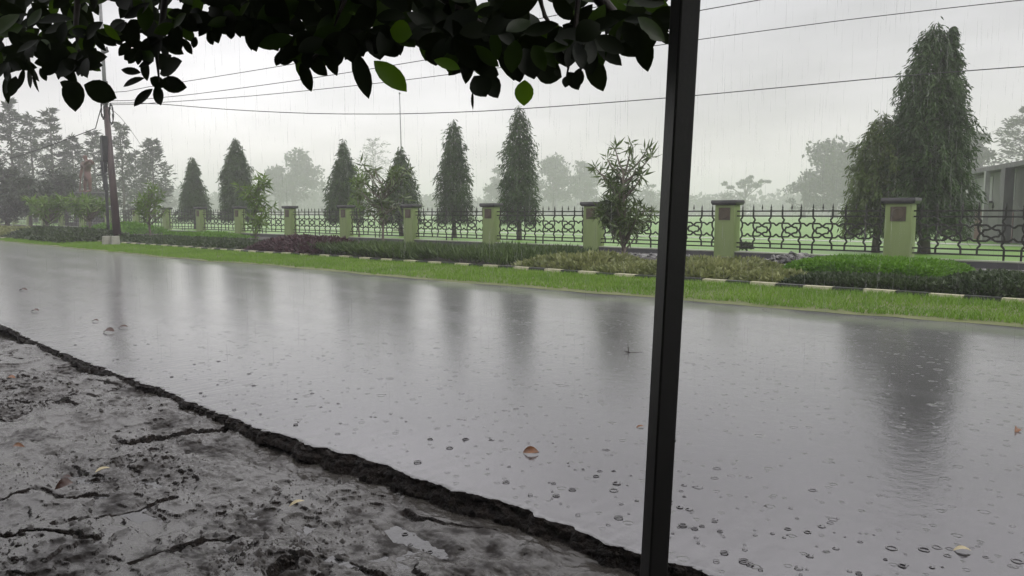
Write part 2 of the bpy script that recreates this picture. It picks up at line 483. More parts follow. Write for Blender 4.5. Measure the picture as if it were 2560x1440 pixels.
def shoulder_material():
    m, t, b = mat_new("wet_flaked_pavement")
    L = t.links.new
    tc = node(t, 'ShaderNodeTexCoord')
    def noise(scale, detail=5, rough=.6):
        mp = node(t, 'ShaderNodeMapping'); mp.inputs['Scale'].default_value = (1, 1.4, 1); L(tc.outputs['Object'], mp.inputs[0])
        n_ = node(t, 'ShaderNodeTexNoise'); n_.inputs['Scale'].default_value = scale; n_.inputs['Detail'].default_value = detail; n_.inputs['Roughness'].default_value = rough
        L(mp.outputs[0], n_.inputs['Vector']); return n_
    a = noise(5, 8, .68); c = noise(1.3, 3); fi = noise(60, 4)
    ad = node(t, 'ShaderNodeMath', operation='MULTIPLY_ADD'); ad.inputs[1].default_value = .6
    L(c.outputs['Fac'], ad.inputs[0]); 
    m2 = node(t, 'ShaderNodeMath', operation='MULTIPLY'); m2.inputs[1].default_value = .6; L(a.outputs['Fac'], m2.inputs[0]); L(m2.outputs[0], ad.inputs[2])
    cr = node(t, 'ShaderNodeValToRGB'); e_ = cr.color_ramp.elements
    e_[0].position = .50; e_[0].color = (.014,.011,.009,1); e_[1].position = .64; e_[1].color = (.052,.048,.043,1)
    x_ = e_.new(.56); x_.color = (.045,.041,.036,1)
    L(ad.outputs[0], cr.inputs[0]); L(cr.outputs[0], b.inputs['Base Color'])
    r = node(t, 'ShaderNodeMapRange'); r.inputs['From Min'].default_value = .48; r.inputs['From Max'].default_value = .60; r.inputs['To Min'].default_value = .55; r.inputs['To Max'].default_value = .12
    L(ad.outputs[0], r.inputs[0]); L(r.outputs[0], b.inputs['Roughness'])
    sp_ = node(t, 'ShaderNodeMapRange'); sp_.inputs['From Min'].default_value = .48; sp_.inputs['From Max'].default_value = .60; sp_.inputs['To Min'].default_value = .15; sp_.inputs['To Max'].default_value = .62
    L(ad.outputs[0], sp_.inputs[0]); L(sp_.outputs[0], b.inputs['Specular IOR Level'])
    b.inputs['IOR'].default_value = 1.5
    bp = node(t, 'ShaderNodeBump'); bp.inputs['Strength'].default_value = .5; bp.inputs['Distance'].default_value = .006
    L(fi.outputs['Fac'], bp.inputs['Height']); L(bp.outputs[0], b.inputs['Normal'])
    return m
M_shoulder = shoulder_material()
sh = mesh_np("shoulder", V, Fq)
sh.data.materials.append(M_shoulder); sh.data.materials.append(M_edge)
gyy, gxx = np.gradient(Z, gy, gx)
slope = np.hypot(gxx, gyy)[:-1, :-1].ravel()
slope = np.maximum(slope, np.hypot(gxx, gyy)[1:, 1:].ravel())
sh.data.polygons.foreach_set('material_index', (slope > 1.15).astype(np.int32))      # steep flake faces take the dark edge colour, standing in for shade
tag(sh, kind='structure')
# the same shoulder further along and behind, out of the picture's detail
V = []; Fl = []
for lo, hi in (((-330,-8),(-9,2.95)), ((2.2,-8),(60,2.95)), ((-9,-8),(2.2,.35))):
    b = len(V); V += [(lo[0],lo[1],-.1),(hi[0],lo[1],-.1),(hi[0],hi[1],-.1),(lo[0],hi[1],-.1)]; Fl.append((b,b+1,b+2,b+3))
tag(mesh_np("pavement", V, Fl, mat=M_shoulder), kind='structure')

def water_material():
    m, t, b = mat_new("standing_water")
    b.inputs['Base Color'].default_value = (.045,.045,.045,1); b.inputs['Roughness'].default_value = .08
    b.inputs['IOR'].default_value = 1.45; b.inputs['Specular IOR Level'].default_value = .7
    tc = node(t, 'ShaderNodeTexCoord'); nz = node(t, 'ShaderNodeTexNoise'); nz.inputs['Scale'].default_value = 22; nz.inputs['Detail'].default_value = 3
    t.links.new(tc.outputs['Object'], nz.inputs['Vector'])
    bp = node(t, 'ShaderNodeBump'); bp.inputs['Strength'].default_value = .3; bp.inputs['Distance'].default_value = .01
    t.links.new(nz.outputs['Fac'], bp.inputs['Height']); t.links.new(bp.outputs[0], b.inputs['Normal'])
    return m
M_water = water_material()
wx_ = np.linspace(-9, 2.2, 113)
wy1 = np.interp(wx_, near_x, near_y) - .015
V = np.concatenate([np.stack([wx_, np.full_like(wx_, .4), np.full_like(wx_, -.108)], 1), np.stack([wx_, wy1, np.full_like(wx_, -.108)], 1)])
k = np.arange(112)
tag(mesh_np("puddle_water", V, np.stack([k, k+1, k+114, k+113], 1), mat=M_water), kind='structure')

# ---- verge, kerb and flower bed
kerb_x, kerb_y = poly_of([(4,599),(117,603),(243,608),(369,617),(400,619),(636,636),(817,647),(1019,661),(1289,679),(1541,698),(1748,711),(1963,727),(2179,741),(2517,765)])
A_ = np.polyfit(kerb_x[1:], kerb_y[1:], 1)
def kerb_line(x):
    y = np.interp(x, kerb_x, kerb_y)
    return y
vx = np.concatenate([np.linspace(-330, -45, 20)[:-1], np.linspace(-45, 10, 221)[:-1], np.linspace(10, 60, 20)])
rows = []
for k in (0, .25, .5, .75, 1):
    y0, y1 = far_edge(vx)-.04, kerb_line(vx)+.03
    rows.append(np.stack([vx, y0+(y1-y0)*k, (.004 if k == 0 else .02)+.03*k*(1+0*vx)+.012*(fbm(vx*2, vx*0+k*5, 3, 41)-.5)], 1))
n = len(vx); ii = np.arange(n-1)
Fq = np.concatenate([np.stack([j*n+ii, j*n+ii+1, (j+1)*n+ii+1, (j+1)*n+ii], 1) for j in range(4)])
tag(mesh_np("verge", np.concatenate(rows), Fq, smooth=True, mat=M_verge), kind='structure')

FENCE_Y = 19.0
bx = vx
V = np.concatenate([np.stack([bx, kerb_line(bx)+.1, np.full_like(bx, .05)], 1),
                    np.stack([bx, kerb_line(bx)+1.2, .10+.05*fbm(bx*.7, bx*0, 3, 44)], 1),
                    np.stack([bx, np.full_like(bx, FENCE_Y-1.2), .10+.05*fbm(bx*.7, bx*0+4, 3, 45)], 1),
                    np.stack([bx, np.full_like(bx, FENCE_Y+.1), np.full_like(bx, .04)], 1),
                    np.stack([bx, np.full_like(bx, FENCE_Y+.9), np.full_like(bx, -.03)], 1)])
Fq = np.concatenate([np.stack([j*n+ii, j*n+ii+1, (j+1)*n+ii+1, (j+1)*n+ii], 1) for j in range(4)])
tag(mesh_np("flower_bed", V, Fq, smooth=True, mat=M_soil), kind='structure')

M_kw = mat_surface("kerb_cream_paint", (.36,.34,.22), (.52,.50,.35), scale=9, rough=.5, bump=.2)
M_kb = mat_surface("kerb_black_paint", (.012,.013,.012), (.03,.032,.028), scale=9, rough=.4, bump=.2)
# the painted white stretches start at these columns (front edge), then run on at the same pitch
kb = MB(); kb_mi = []
starts = [x_at(px, float(np.interp(x_at(px, 12.1), kerb_x, kerb_y)), .1) for px in (1005, 1067, 1134, 1202, 1276, 1357, 1442, 1534)]
pitch = (starts[-1]-starts[0])/7
x0 = starts[0]
for i in range(-120, 44):
    for half in (0, 1):
        a = x0+(i+half*.5)*pitch+.006; b = x0+(i+half*.5+.5)*pitch-.006
        ya, yb = float(kerb_line(a)), float(kerb_line(b))
        dz = random.uniform(-.006, .006); ht = .105+dz
        kb.add([(a,ya,-.02),(b,yb,-.02),(b,yb+.16,-.02),(a,ya+.16,-.02),(a,ya+.015,ht),(b,yb+.015,ht),(b,yb+.15,ht),(a,ya+.15,ht)],
               [(0,3,2,1),(4,5,6,7),(0,1,5,4),(1,2,6,5),(2,3,7,6),(3,0,4,7)])
        kb_mi += [half]*6
kerb = kb.build("kerb", M_kw)
kerb.data.materials.append(M_kb)
kerb.data.polygons.foreach_set('material_index', np.array(kb_mi, dtype=np.int32))
tag(kerb, kind='structure')

# a pale path across the playing field
M_path = mat_surface("wet_concrete_path", (.42,.43,.38), (.55,.55,.50), scale=2, rough=.35)
mbp = MB(); mbp.box((-60, 34.2, -.02), (60, 35.0, .02))
tag(mbp.build("path", M_path), kind='structure')

# ---- grass
def blades(name, n, xr, yfun0, yfun1, h, wdt, mat, z0=.02, skew=1.0, lean=.5):
    x = xr[1] - (xr[1]-xr[0])*rng.random(n)**skew
    k = rng.random(n)
    y0, y1 = yfun0(x), yfun1(x)
    y = y0+(y1-y0)*k
    hh = h*(.5+.8*rng.random(n))*(.6+.8*fbm(x*1.3, y*1.3, 3, 51))
    an = rng.random(n)*2*np.pi
    s = np.stack([np.cos(an), np.sin(an), 0*an], 1)*wdt*.5
    tip = np.stack([np.cos(an*3)*lean*hh, np.sin(an*3)*lean*hh, hh], 1)
    ok = fbm(x*2.1, y*3.2, 4, 55)+.30*np.minimum(k*3.2, 1) > .56
    hh = np.where(ok, hh, hh*.25)
    P = np.stack([x, y, np.full(n, z0)+.03*k], 1)
    V = np.stack([P-s, P+s, P+tip*.55+s*.7, P+tip], 1)
    V = np.stack([P-s, P+s, P+tip], 1).reshape(-1, 3)
    Fq = np.arange(3*n).reshape(-1, 3)
    return tag(mesh_np(name, V, Fq, mat=mat), kind='stuff')
M_grass = mat_leaf("grass_blades", (.100,.215,.010), (.195,.335,.030), trans=.25, rough=.5, cluster=.8)
blades("verge_grass", 130000, (-42, 7), lambda x: far_edge(x)+.05+.15*(vnoise(x*3, x*0, 61)), lambda x: kerb_line(x)-.01, .06, .012, M_grass, z0=.015, skew=1.6)

# ================================================================== FENCE
M_pillar = mat_surface("pale_green_paint", (.18,.245,.085), (.26,.335,.13), scale=1.6, rough=.45, bump=.15, bscale=50, bdist=.006, stretch=(1,1,.35))
M_cap = mat_surface("weathered_dark_cap", (.035,.035,.037), (.085,.083,.085), scale=5, rough=.4, bump=.3, bscale=40)
M_plaque = mat_surface("faded_red_tile", (.060,.050,.034), (.095,.072,.045), scale=7, rough=.5, bump=.3, bscale=50)
M_iron = mat_surface("dark_painted_iron", (.009,.009,.007), (.017,.017,.012), scale=14, rough=.45, bump=.15, bscale=80, bdist=.003)
M_plinth = mat_surface("dark_rendered_plinth", (.045,.045,.05), (.085,.083,.088), scale=2.5, rough=.45, bump=.3, bscale=40, stretch=(1,1,.4))
M_coping = mat_surface("wet_coping", (.30,.33,.24), (.42,.44,.34), scale=4, rough=.35)

pil_px = [2243, 1810, 1476, 1220, 1020, 858, 718, 592, 495, 410, 335, 265, 200]
pil_x = [x_at(p, FENCE_Y, .8) for p in pil_px]
pil_x = [-1.35, 3.2] + pil_x + [-69.9, -74.8, -79.6, -84.5, -89.4]
pil_x.sort(reverse=True)
PW, PD = .60, .34
fence = empty("iron_panel_fence", (pil_x[2], FENCE_Y, 0), "long fence of black iron geometric panels between pale green pillars", "fence")
FX = pil_x[2]
def frustum(mb, cx, cy, z0, z1, w0, d0, w1, d1):
    mb.add([(cx-w0/2,cy-d0/2,z0),(cx+w0/2,cy-d0/2,z0),(cx+w0/2,cy+d0/2,z0),(cx-w0/2,cy+d0/2,z0),
            (cx-w1/2,cy-d1/2,z1),(cx+w1/2,cy-d1/2,z1),(cx+w1/2,cy+d1/2,z1),(cx-w1/2,cy+d1/2,z1)],
           [(0,3,2,1),(4,5,6,7),(0,1,5,4),(1,2,6,5),(2,3,7,6),(3,0,4,7)])
def dup(o, parent, loc=None, scale=None):
    c = o.copy(); COL.objects.link(c); c.parent = parent
    if loc is not None: c.location = loc
    if scale is not None: c.scale = scale
    for ch in list(o.children):
        dup(ch, c)
    return c
mb = MB(); frustum(mb, 0, PD/2, -.05, 1.47, PW*1.0, PD, PW*.97, PD*.97)
pillar = mb.build("pillar", M_pillar, fence, bevel=.012)
mb = MB(); frustum(mb, 0, PD/2, 1.47, 1.53, PW+.10, PD+.10, PW+.16, PD+.16); frustum(mb, 0, PD/2, 1.53, 1.60, PW+.16, PD+.16, PW+.14, PD+.14)
mb.build("cap", M_cap, pillar, bevel=.008)
mb = MB(); mb.box((-.17,-.012,1.06), (.17,.01,1.40))
mb.tube([(0,-.026,1.23),(0,-.008,1.23)], [.13,.14], 24)
mb.build("plaque", M_plaque, pillar, bevel=.004)
pillar.location = (0, 0, 0)
for i, x in enumerate(pil_x):
    if abs(x-FX) > 1e-6: dup(pillar, fence, (x-FX, 0, 0))

# one panel, drawn once at 4 m and fitted to each bay
W0 = 4.0
ZT, Z2, ZZ, ZU, ZM, ZL, ZY, Z3, Z4 = 1.30, 1.17, 1.07, .985, .80, .635, .545, .445, .33
narrow, wide = .325, .515
tot = 5*narrow+4*wide; off = (W0-tot)/2
vs_ = []; x = off; cells = []
for k in range(5):
    vs_.append((x, -1)); cells.append(('n', x, x+narrow)); x += narrow
    vs_.append((x, 1))
    if k < 4: cells.append(('w', x, x+wide)); x += wide
pn = MB(); BW, BT = .041, .026
def path(pts, wd=BW):
    for a, b in zip(pts[:-1], pts[1:]): pn.bar((a[0], 0, a[1]), (b[0], 0, b[1]), wd, BT)
for z in (ZT, Z2, Z3, Z4):
    pn.box((-.03,-.016,z-.018), (W0+.03,.016,z+.018))
for j, (x, s) in enumerate(vs_):
    foot = .22 if j in (4, 5) else Z4
    z = .06*s
    path([(x, ZT+.05), (x, Z2-.03), (x+z, ZZ), (x, ZU), (x, ZM+.09), (x+.045*s, ZM), (x, ZM-.09), (x, ZL), (x+z, ZY), (x, Z3+.03), (x, foot)])
for ty, a, b in cells:
    c = (a+b)/2; wd = b-a
    if ty == 'n':
        for zz, s in ((ZU, -1), (ZL, 1)):
            path([(a, zz), (c-.075, zz), (c, zz+.065*s), (c+.075, zz), (b, zz)])
    else:
        for zz, s in ((ZU, -1), (ZL, 1)):
            path([(a, zz), (c-.085, zz), (c-.01, zz+.062*s), (c+.075, zz+.105*s), (c+.155, zz+.105*s), (c+.155, zz+.155*s), (b-.045, ZM)])
            path([(b, zz), (c+.085, zz), (c+.01, zz+.062*s), (c-.075, zz+.105*s), (c-.155, zz+.105*s), (c-.155, zz+.155*s), (a+.045, ZM)])
tips = [v[0] for v in vs_] + [(a+b)/2 for ty, a, b in cells if ty == 'w']
for x in tips:
    pn.tube([(x,0,ZT), (x,0,ZT+.07)], [.009,.009], 6)
    pn.tube([(x,0,ZT+.055), (x,0,ZT+.075), (x,0,ZT+.10), (x,0,ZT+.19)], [.010,.026,.021,.002], 6)
panel = None
for i in range(len(pil_x)-1):
    xr_, xl_ = pil_x[i]-PW/2, pil_x[i+1]+PW/2
    sc = (xr_-xl_)/W0
    if panel is None:
        panel = pn.build("grille_panel", M_iron, fence)
        panel.location = (xl_-FX, PD*.5, 0); panel.scale = (sc, 1, 1)
    else:
        dup(panel, fence, (xl_-FX, PD*.5, 0), (sc, 1, 1))
pb = None
for i in range(len(pil_x)-1):
    xr_, xl_ = pil_x[i]-PW/2, pil_x[i+1]+PW/2
    if pb is None:
        m = MB(); m.box((0,.06,-.06), (W0,.27,.185)); pb = m.build("plinth", M_plinth, fence)
        m = MB(); m.box((0,.045,.185), (W0,.285,.215)); m.build("coping", M_coping, pb)
        pb.location = (xl_-FX, 0, 0); pb.scale = ((xr_-xl_)/W0, 1, 1)
    else: dup(pb, fence, (xl_-FX, 0, 0), ((xr_-xl_)/W0, 1, 1))

# ================================================================== TREES
M_bark = mat_surface("wet_bark", (.04,.032,.025), (.09,.075,.06), scale=9, rough=.6, bump=.8, bscale=22, bdist=.03, stretch=(1,1,.25))
M_bark_pale = mat_surface("pale_bark", (.10,.085,.07), (.20,.17,.14), scale=9, rough=.55, bump=.6, bscale=22, bdist=.02, stretch=(1,1,.3))
M_mast = mat_leaf("mast_tree_leaves", (.020,.046,.011), (.055,.108,.018), trans=.22, cluster=1.1)
M_mast_light = mat_leaf("mast_tree_leaves_light", (.045,.075,.018), (.115,.165,.030), trans=.25, cluster=.9)

def tapered_trunk(mb, base, top, r0, r1, wob=.05, n=9, seg=9):
    base, top = Vector(base), Vector(top)
    pts, rs = [], []
    for i in range(seg):
        t = i/(seg-1)
        p = base.lerp(top, t) + Vector((random.uniform(-1,1), random.uniform(-1,1), 0))*wob*(0 if i == 0 else 1)
        pts.append(p); rs.append(r0*(1-t)+r1*t if i else r0*1.35)
    mb.tube(pts, rs, n)
    return pts
def mast_tree(base, top_z, prof, label, mat=M_mast, dens=1.0, trunk_r=.11, leaf=.26, low=.75, z0=None, lean=0):
    """weeping mast tree: prof = [(fraction from the top, radius m)], leaves hanging in tiers"""
    x, y = base
    root = empty("mast_tree", (x, y, 0), label, "tree", "weeping mast trees behind the fence")
    mb = MB(); tapered_trunk(mb, (0,0,-.08), (lean, 0, top_z*.97), trunk_r, .015, .02)
    H = top_z; zb = z0 if z0 is not None else 1.05
    fr = [p[0] for p in prof]; rr = [p[1] for p in prof]
    Ps, As, Ls, Ws = [], [], [], []
    nt_ = int((H-zb)/.15)
    ph = random.random()*6; tseed = random.random()*50
    for k in range(nt_):
        f = (k+.5)/nt_
        zc = H-(H-zb)*f
        Rr = float(np.interp(f, fr, rr))
        nb = max(4, int(6+Rr*15))
        for j in range(nb):
            ph += 2.399
            L = 1.14*Rr*random.uniform(.55, 1.08)*(1.22 if random.random() < .10 else 1)*(.82+.36*float(vnoise(np.array([zc*2.3+tseed]), np.array([math.cos(ph)*1.7+tseed]), 15)[0]))
            d = np.array([math.cos(ph), math.sin(ph), 0])
            droop = .5+.55*random.random()
            nl = max(3, int(L*20*dens)+3)
            t = np.sqrt(rng.random(nl))*.93+.07
            p = np.stack([lean*(zc/H)+d[0]*L*t, d[1]*L*t, zc + .22*L*t - droop*L*t*t + .08*rng.normal(size=nl)], 1)
            p += rng.normal(size=(nl, 3))*.04
            a = unit(np.stack([d[0]*.5+.6*rng.normal(size=nl), d[1]*.5+.6*rng.normal(size=nl), -.9+.35*rng.normal(size=nl)], 1))
            Ps.append(p); As.append(a)
            if j % 3 == 0 and L > .25:
                q = [(lean*(zc/H), 0, zc), (lean*(zc/H)+d[0]*L*.5, d[1]*L*.5, zc+.11*L-droop*L*.25), (lean*(zc/H)+d[0]*L*.95, d[1]*L*.95, zc+.2*L-droop*L*.9)]
                mb.tube(q, [.014,.010,.004], 4, cap=False)
    P = np.concatenate(Ps); A = np.concatenate(As); n = len(P)
    kp = P[:, 2] > low; P = P[kp]; A = A[kp]; n = len(P)
    L = leaf*(.65+.6*rng.random(n)); W = L*.22
    mb.build("trunk", M_bark, root, smooth=True)
    leaf_obj("crown", P, A, L, W, mat, root)
    return root
def mast_from_px(px, top, prof_px, label, y=26.0, **kw):
    """prof_px: (row, half width) in picture units, turned into metres at the tree's own distance"""
    x = x_at(px, y, 3)
    s = pxm((x, y, 3)); zt = z_top((x, y), top)
    zb = .75
    bot = 533-(zb-HC)*s
    prof = [(0, .03)]+[((r-top)/(bot-top), hw/s) for r, hw in prof_px]
    return mast_tree((x, y), zt, prof, label, **kw)
mast_from_px(485, 393, [(405,9),(430,15),(470,25),(505,32),(545,38)], "short weeping mast tree between leaning utility pole and taller mast tree", dens=1.35, leaf=.29)
mast_from_px(592, 345, [(360,10),(390,22),(430,33),(470,38),(545,38)], "weeping mast tree rising behind the slender pale leaved sapling at left", dens=1.35, leaf=.27)
mast_from_px(860, 350, [(365,9),(390,17),(430,32),(480,42),(545,46)], "broad weeping mast tree left of the flagpole", dens=1.5, leaf=.24)
mast_from_px(1002, 368, [(385,11),(410,22),(440,34),(480,42),(550,50)], "conical weeping mast tree standing right at the flagpole", dens=1.5, leaf=.23)
mast_from_px(1135, 300, [(315,13),(340,20),(380,29),(430,36),(490,40),(545,41)], "slim weeping mast tree right of the flagpole, shorter of the slim pair", dens=1.6, leaf=.21)
mast_from_px(1298, 265, [(282,13),(320,27),(370,37),(420,41),(480,45),(545,44)], "slim weeping mast tree, taller of the slim pair", dens=1.6, leaf=.20)
mast_from_px(2322, 58, [(80,36),(130,56),(200,76),(280,82),(360,90),(440,96),(545,94)], "huge dark weeping mast tree towering over the fence at right", dens=2.6, trunk_r=.15, leaf=.18, low=.5, z0=.95)
mast_from_px(2200, 285, [(305,30),(345,52),(400,66),(470,74),(560,76)], "lower lighter green weeping mast tree beside the huge one", mat=M_mast_light, dens=2.6, leaf=.18, low=.5, z0=.95, y=25.6)
# second leader of the huge tree is a part of its crown: a smaller tuft beside the top
big = [o for o in COL.objects if o.get('label','').startswith('huge dark')][0]
s = pxm((big.location.x, 26, 5)); zt = z_top((big.location.x, 26), 70)
P = []; A = []
for k in range(46):
    f = k/46; zc = zt-f*2.2; Rr = .12+.42*f
    for j in range(9):
        a = random.random()*6.28; L = Rr*random.uniform(.4,1.1)
        nl = 6; t = rng.random(nl)
        P.append(np.stack([53/s*.72+math.cos(a)*L*t, .53*53/s*.3+math.sin(a)*L*t, zc-.5*L*t*t], 1)); A.append(unit(np.stack([math.cos(a)*.4+.4*rng.normal(size=nl), math.sin(a)*.4+.4*rng.normal(size=nl), -1-.2*rng.random(nl)], 1)))
P = np.concatenate(P); A = np.concatenate(A); L = .28*(.6+.6*rng.random(len(P)))
L = L*.7; leaf_obj("side_leader", P, A, L, L*.25, M_mast, big)

# ---- trees with rosettes of long leaves, planted in the bed before the fence
M_ros = mat_leaf("long_leaves", (.045,.078,.020), (.125,.180,.045), trans=.22, rough=.3, spec=.5, cluster=.8)
M_ros_pale = mat_leaf("pale_long_leaves", (.07,.14,.018), (.165,.26,.040), trans=.3, rough=.35, spec=.4, cluster=.9)
def rosette_tree(px, base_py, tips, label, leaf, mat, trunk_r=.035, y=None, nleaf=15, extra=None, name="rosette_tree"):
    """tips: list of (px, py, depth offset m) where a branch ends in a rosette"""
    b = ground(px, base_py) if y is None else Vector((x_at(px, y, 0), y, 0))
    root = empty(name, (b.x, b.y, 0), label, "tree")
    s0 = pxm((b.x, b.y, 1))
    mb = MB()
    tw = [(Vector(on_y(tx, ty, b.y)) - Vector((b.x, b.y, 0)), dy) for tx, ty, dy in tips]
    zmax = max(t[0].z for t in tw)
    tr = tapered_trunk(mb, (0,0,-.05), (0, 0, zmax*.8), trunk_r, trunk_r*.4, .03)
    Ps, As = [], []
    for tv, dy in tw:
        tv = tv + Vector((0, dy, 0))
        z0 = max(.25, tv.z - .35 - .35*Vector((tv.x, tv.y, 0)).length)
        z0 = min(z0, zmax*.75)
        m = Vector((tv.x*.55, tv.y*.55, z0+(tv.z-z0)*.45))
        mb.tube([(0,0,z0), m, tv], [trunk_r*.5, trunk_r*.35, trunk_r*.2], 5, cap=False)
        n = nleaf
        up = (tv-m).normalized()
        a = np.array(up)*.35 + rand_unit(n)*1.0
        a[:, 2] += -.15
        Ps.append(np.array(tv)+rng.normal(size=(n,3))*.03); As.append(unit(a))
        # leaves down along the twig
        n = max(3, nleaf//2); t = rng.random(n)[:, None]
        Ps.append(np.array(m)*(1-t)+np.array(tv)*t); As.append(unit(rand_unit(n)+np.array([0,0,-.4])))
    P = np.concatenate(Ps); A = np.concatenate(As)
    L = leaf*(.6+.55*rng.random(len(P)))
    mb.build("trunk", M_bark_pale, root, smooth=True)
    leaf_obj("crown", P, A, L, L*.17, mat, root)
    return root
def tip_cloud(cx, cy, rx, ry, n, dd):
    o = []
    for i in range(n):
        a = random.random()*6.28; r = math.sqrt(random.random())
        o.append((cx+rx*r*math.cos(a), cy+ry*r*math.sin(a), random.uniform(-dd, dd)))
    return o
tips = [(1578,362,0),(1606,375,.2),(1550,372,-.2),(1622,390,.1),(1512,398,.1),(1500,420,-.2),(1530,415,.2),(1597,420,-.1),(1565,410,.2),(1540,440,0),(1515,450,.2),(1580,450,.1),(1605,440,0),(1505,435,0)]
tips += tip_cloud(1555,480,40,38,17,.4)+tip_cloud(1562,540,50,42,40,.5)
rosette_tree(1558, 664, tips, "tree with long narrow leaves in rosettes, right beside the black post", .29, M_ros, trunk_r=.06, nleaf=16)
tips = tip_cloud(940,450,30,40,10,.4)+tip_cloud(950,500,40,45,22,.5)+tip_cloud(985,445,25,20,6,.4)+[(905,408,0),(925,420,.2),(990,430,.1),(1015,425,0)]
rosette_tree(958, 628, tips, "thin open tree with long leaves between two mast trees", .38, M_ros, trunk_r=.05, nleaf=9)
tips = tip_cloud(632,478,28,32,14,.4)+tip_cloud(648,528,18,38,18,.4)+[(655,445,0),(645,455,.2)]
rosette_tree(640, 610, tips, "pale green sapling overlapping the mast tree at left", .40, M_ros_pale, trunk_r=.05, nleaf=12)
tips = tip_cloud(897,465,22,32,15,.4)+tip_cloud(897,505,24,22,12,.4)+[(897,425,0)]
rosette_tree(897, 590, tips, "bright green sapling in front of the broad mast tree", .38, M_ros_pale, trunk_r=.05, nleaf=11, y=FENCE_Y+1.6)
tips = tip_cloud(374,490,15,24,14,.5)+tip_cloud(375,522,18,20,20,.5)+[(372,462,0)]
rosette_tree(376, 600, tips, "small leafy green tree right of the leaning utility pole", .36, M_ros_pale, trunk_r=.06, nleaf=13, name="young_tree")
tips = tip_cloud(222,503,24,11,18,.7)+tip_cloud(225,520,20,15,16,.7)
rosette_tree(226, 590, tips, "bushy round topped tree below the brown statue", .5, M_ros_pale, trunk_r=.09, nleaf=15, name="young_tree")
tips = tip_cloud(118,505,28,10,18,.7)+tip_cloud(115,520,24,12,14,.7)
rosette_tree(118, 588, tips, "bushy green tree left of the brown statue", .5, M_ros_pale, trunk_r=.09, nleaf=15, name="young_tree")

# ---- distant trees in the rain haze
M_far = mat_leaf("distant_leaves", (.022,.038,.018), (.05,.07,.03), trans=.15)
def round_tree(px, top, hw, dist, label, crown_frac=.72, n=2600, gap=.45, leaf=None, name="distant_tree", flat=1.0, clumps=26):
    d = depth(px, 533, dist); x, y = d.x, d.y
    zt = z_top((x, y), top); s = pxm((x, y, 3)); Rr = hw/s
    root = empty(name, (x, y, 0), label, "tree", "hazy trees beyond the field")
    mb = MB(); tapered_trunk(mb, (0,0,-.1), (0,0,zt*.75), .035*zt, .008*zt, .01*zt)
    zc = zt*(1-crown_frac*.5); rz = zt*crown_frac*.5
    leaf = leaf or .055*zt
    Ps = []
    for c in range(clumps):
        v = rand_unit(1)[0]; rad = random.random()**.45
        cx, cy, cz = v[0]*Rr*rad*.85, v[1]*Rr*rad*.85, zc+v[2]*rz*rad*.88
        if v[2] > .3: cx *= .8
        cr = random.uniform(.16, .34)*min(Rr, rz)*1.25
        m = n//clumps
        q = rand_unit(m)*(rng.random((m, 1))**.5)*cr
        q[:, 2] *= .62*flat
        Ps.append(q+np.array([cx, cy, cz]))
        if c % 2 == 0: mb.tube([(0,0,max(zt*.25, cz*.55)), (cx*.5, cy*.5, cz*.8), (cx, cy, cz)], [.014*zt, .009*zt, .004*zt], 5, cap=False)
    P = np.concatenate(Ps); A = rand_unit(len(P)); A[:, 2] -= .3; A = unit(A)
    L = leaf*(.5+.8*rng.random(len(P)))
    mb.build("trunk", M_bark, root, smooth=True)
    leaf_obj("crown", P, A, L, L*.55, M_far, root)
    return root
def layer_tree(px, top, hw, dist, label, n=1500, name="casuarina_tree", start=.22, leaf=.6, mat=None, pw=.75, group="tall wispy trees at the left"):
    """tall thin tree with wispy tiers, sky between them"""
    d = depth(px, 533, dist); x, y = d.x, d.y
    zt = z_top((x, y), top); s = pxm((x, y, 3)); Rr = hw/s
    root = empty(name, (x, y, 0), label, "tree", group)
    mb = MB(); tapered_trunk(mb, (0,0,-.1), (random.uniform(-.3,.3),0,zt*.98), .016*zt, .003*zt, .05)
    Ps, As = [], []
    nb = 27; ph = 0
    for k in range(nb):
        f = (k+random.random())/nb
        z = zt*(start+(1-start)*f); rr = Rr*(1-f)**pw*random.uniform(.5,1.15)+.25
        ph += 2.4+random.uniform(-.5,.5)
        dx, dy = math.cos(ph), math.sin(ph)
        lift = random.uniform(.05,.35)*rr
        mb.tube([(0,0,z-.2*rr), (dx*rr*.5, dy*rr*.5, z+lift*.3), (dx*rr, dy*rr, z+lift)], [.006*zt*.8,.004*zt*.7,.01], 4, cap=False)
        m = n//nb
        t = rng.random(m)**.6
        p = np.stack([dx*rr*t, dy*rr*t, z+lift*t], 1)+rng.normal(size=(m,3))*np.array([.16*rr+.10, .16*rr+.10, .10*rr+.10])
        Ps.append(p); As.append(unit(np.stack([dx*.8+.5*rng.normal(size=m), dy*.8+.5*rng.normal(size=m), .15+.35*rng.normal(size=m)], 1)))
    P = np.concatenate(Ps); A = np.concatenate(As); L = leaf*(.5+.9*rng.random(len(P)))
    mb.build("trunk", M_bark, root, smooth=True)
    leaf_obj("crown", P, A, L, L*.3, mat or M_far, root)
    return root
layer_tree(38, 250, 50, 100, "tallest wispy tree at the far left edge", n=2737, leaf=.62)
layer_tree(88, 292, 40, 108, "wispy tree second from the far left edge", n=2023, leaf=.62)
layer_tree(138, 275, 42, 102, "wispy tree left of the brown statue, forked thin crown", n=2023, leaf=.62)
layer_tree(190, 345, 48, 104, "lower spreading wispy tree behind the brown statue", n=2261, leaf=.62)
layer_tree(243, 330, 45, 111, "wispy tree just left of the leaning utility pole", n=1785, leaf=.62)
layer_tree(312, 310, 40, 102, "wispy bare stemmed tree just right of the leaning utility pole", n=1428, leaf=.62)
layer_tree(388, 350, 52, 109, "wide wispy tree farthest right of the left grove", n=2380, leaf=.62)
layer_tree(345, 380, 45, 116, "short wispy tree within the left grove right of the pole", n=1545, leaf=.62)
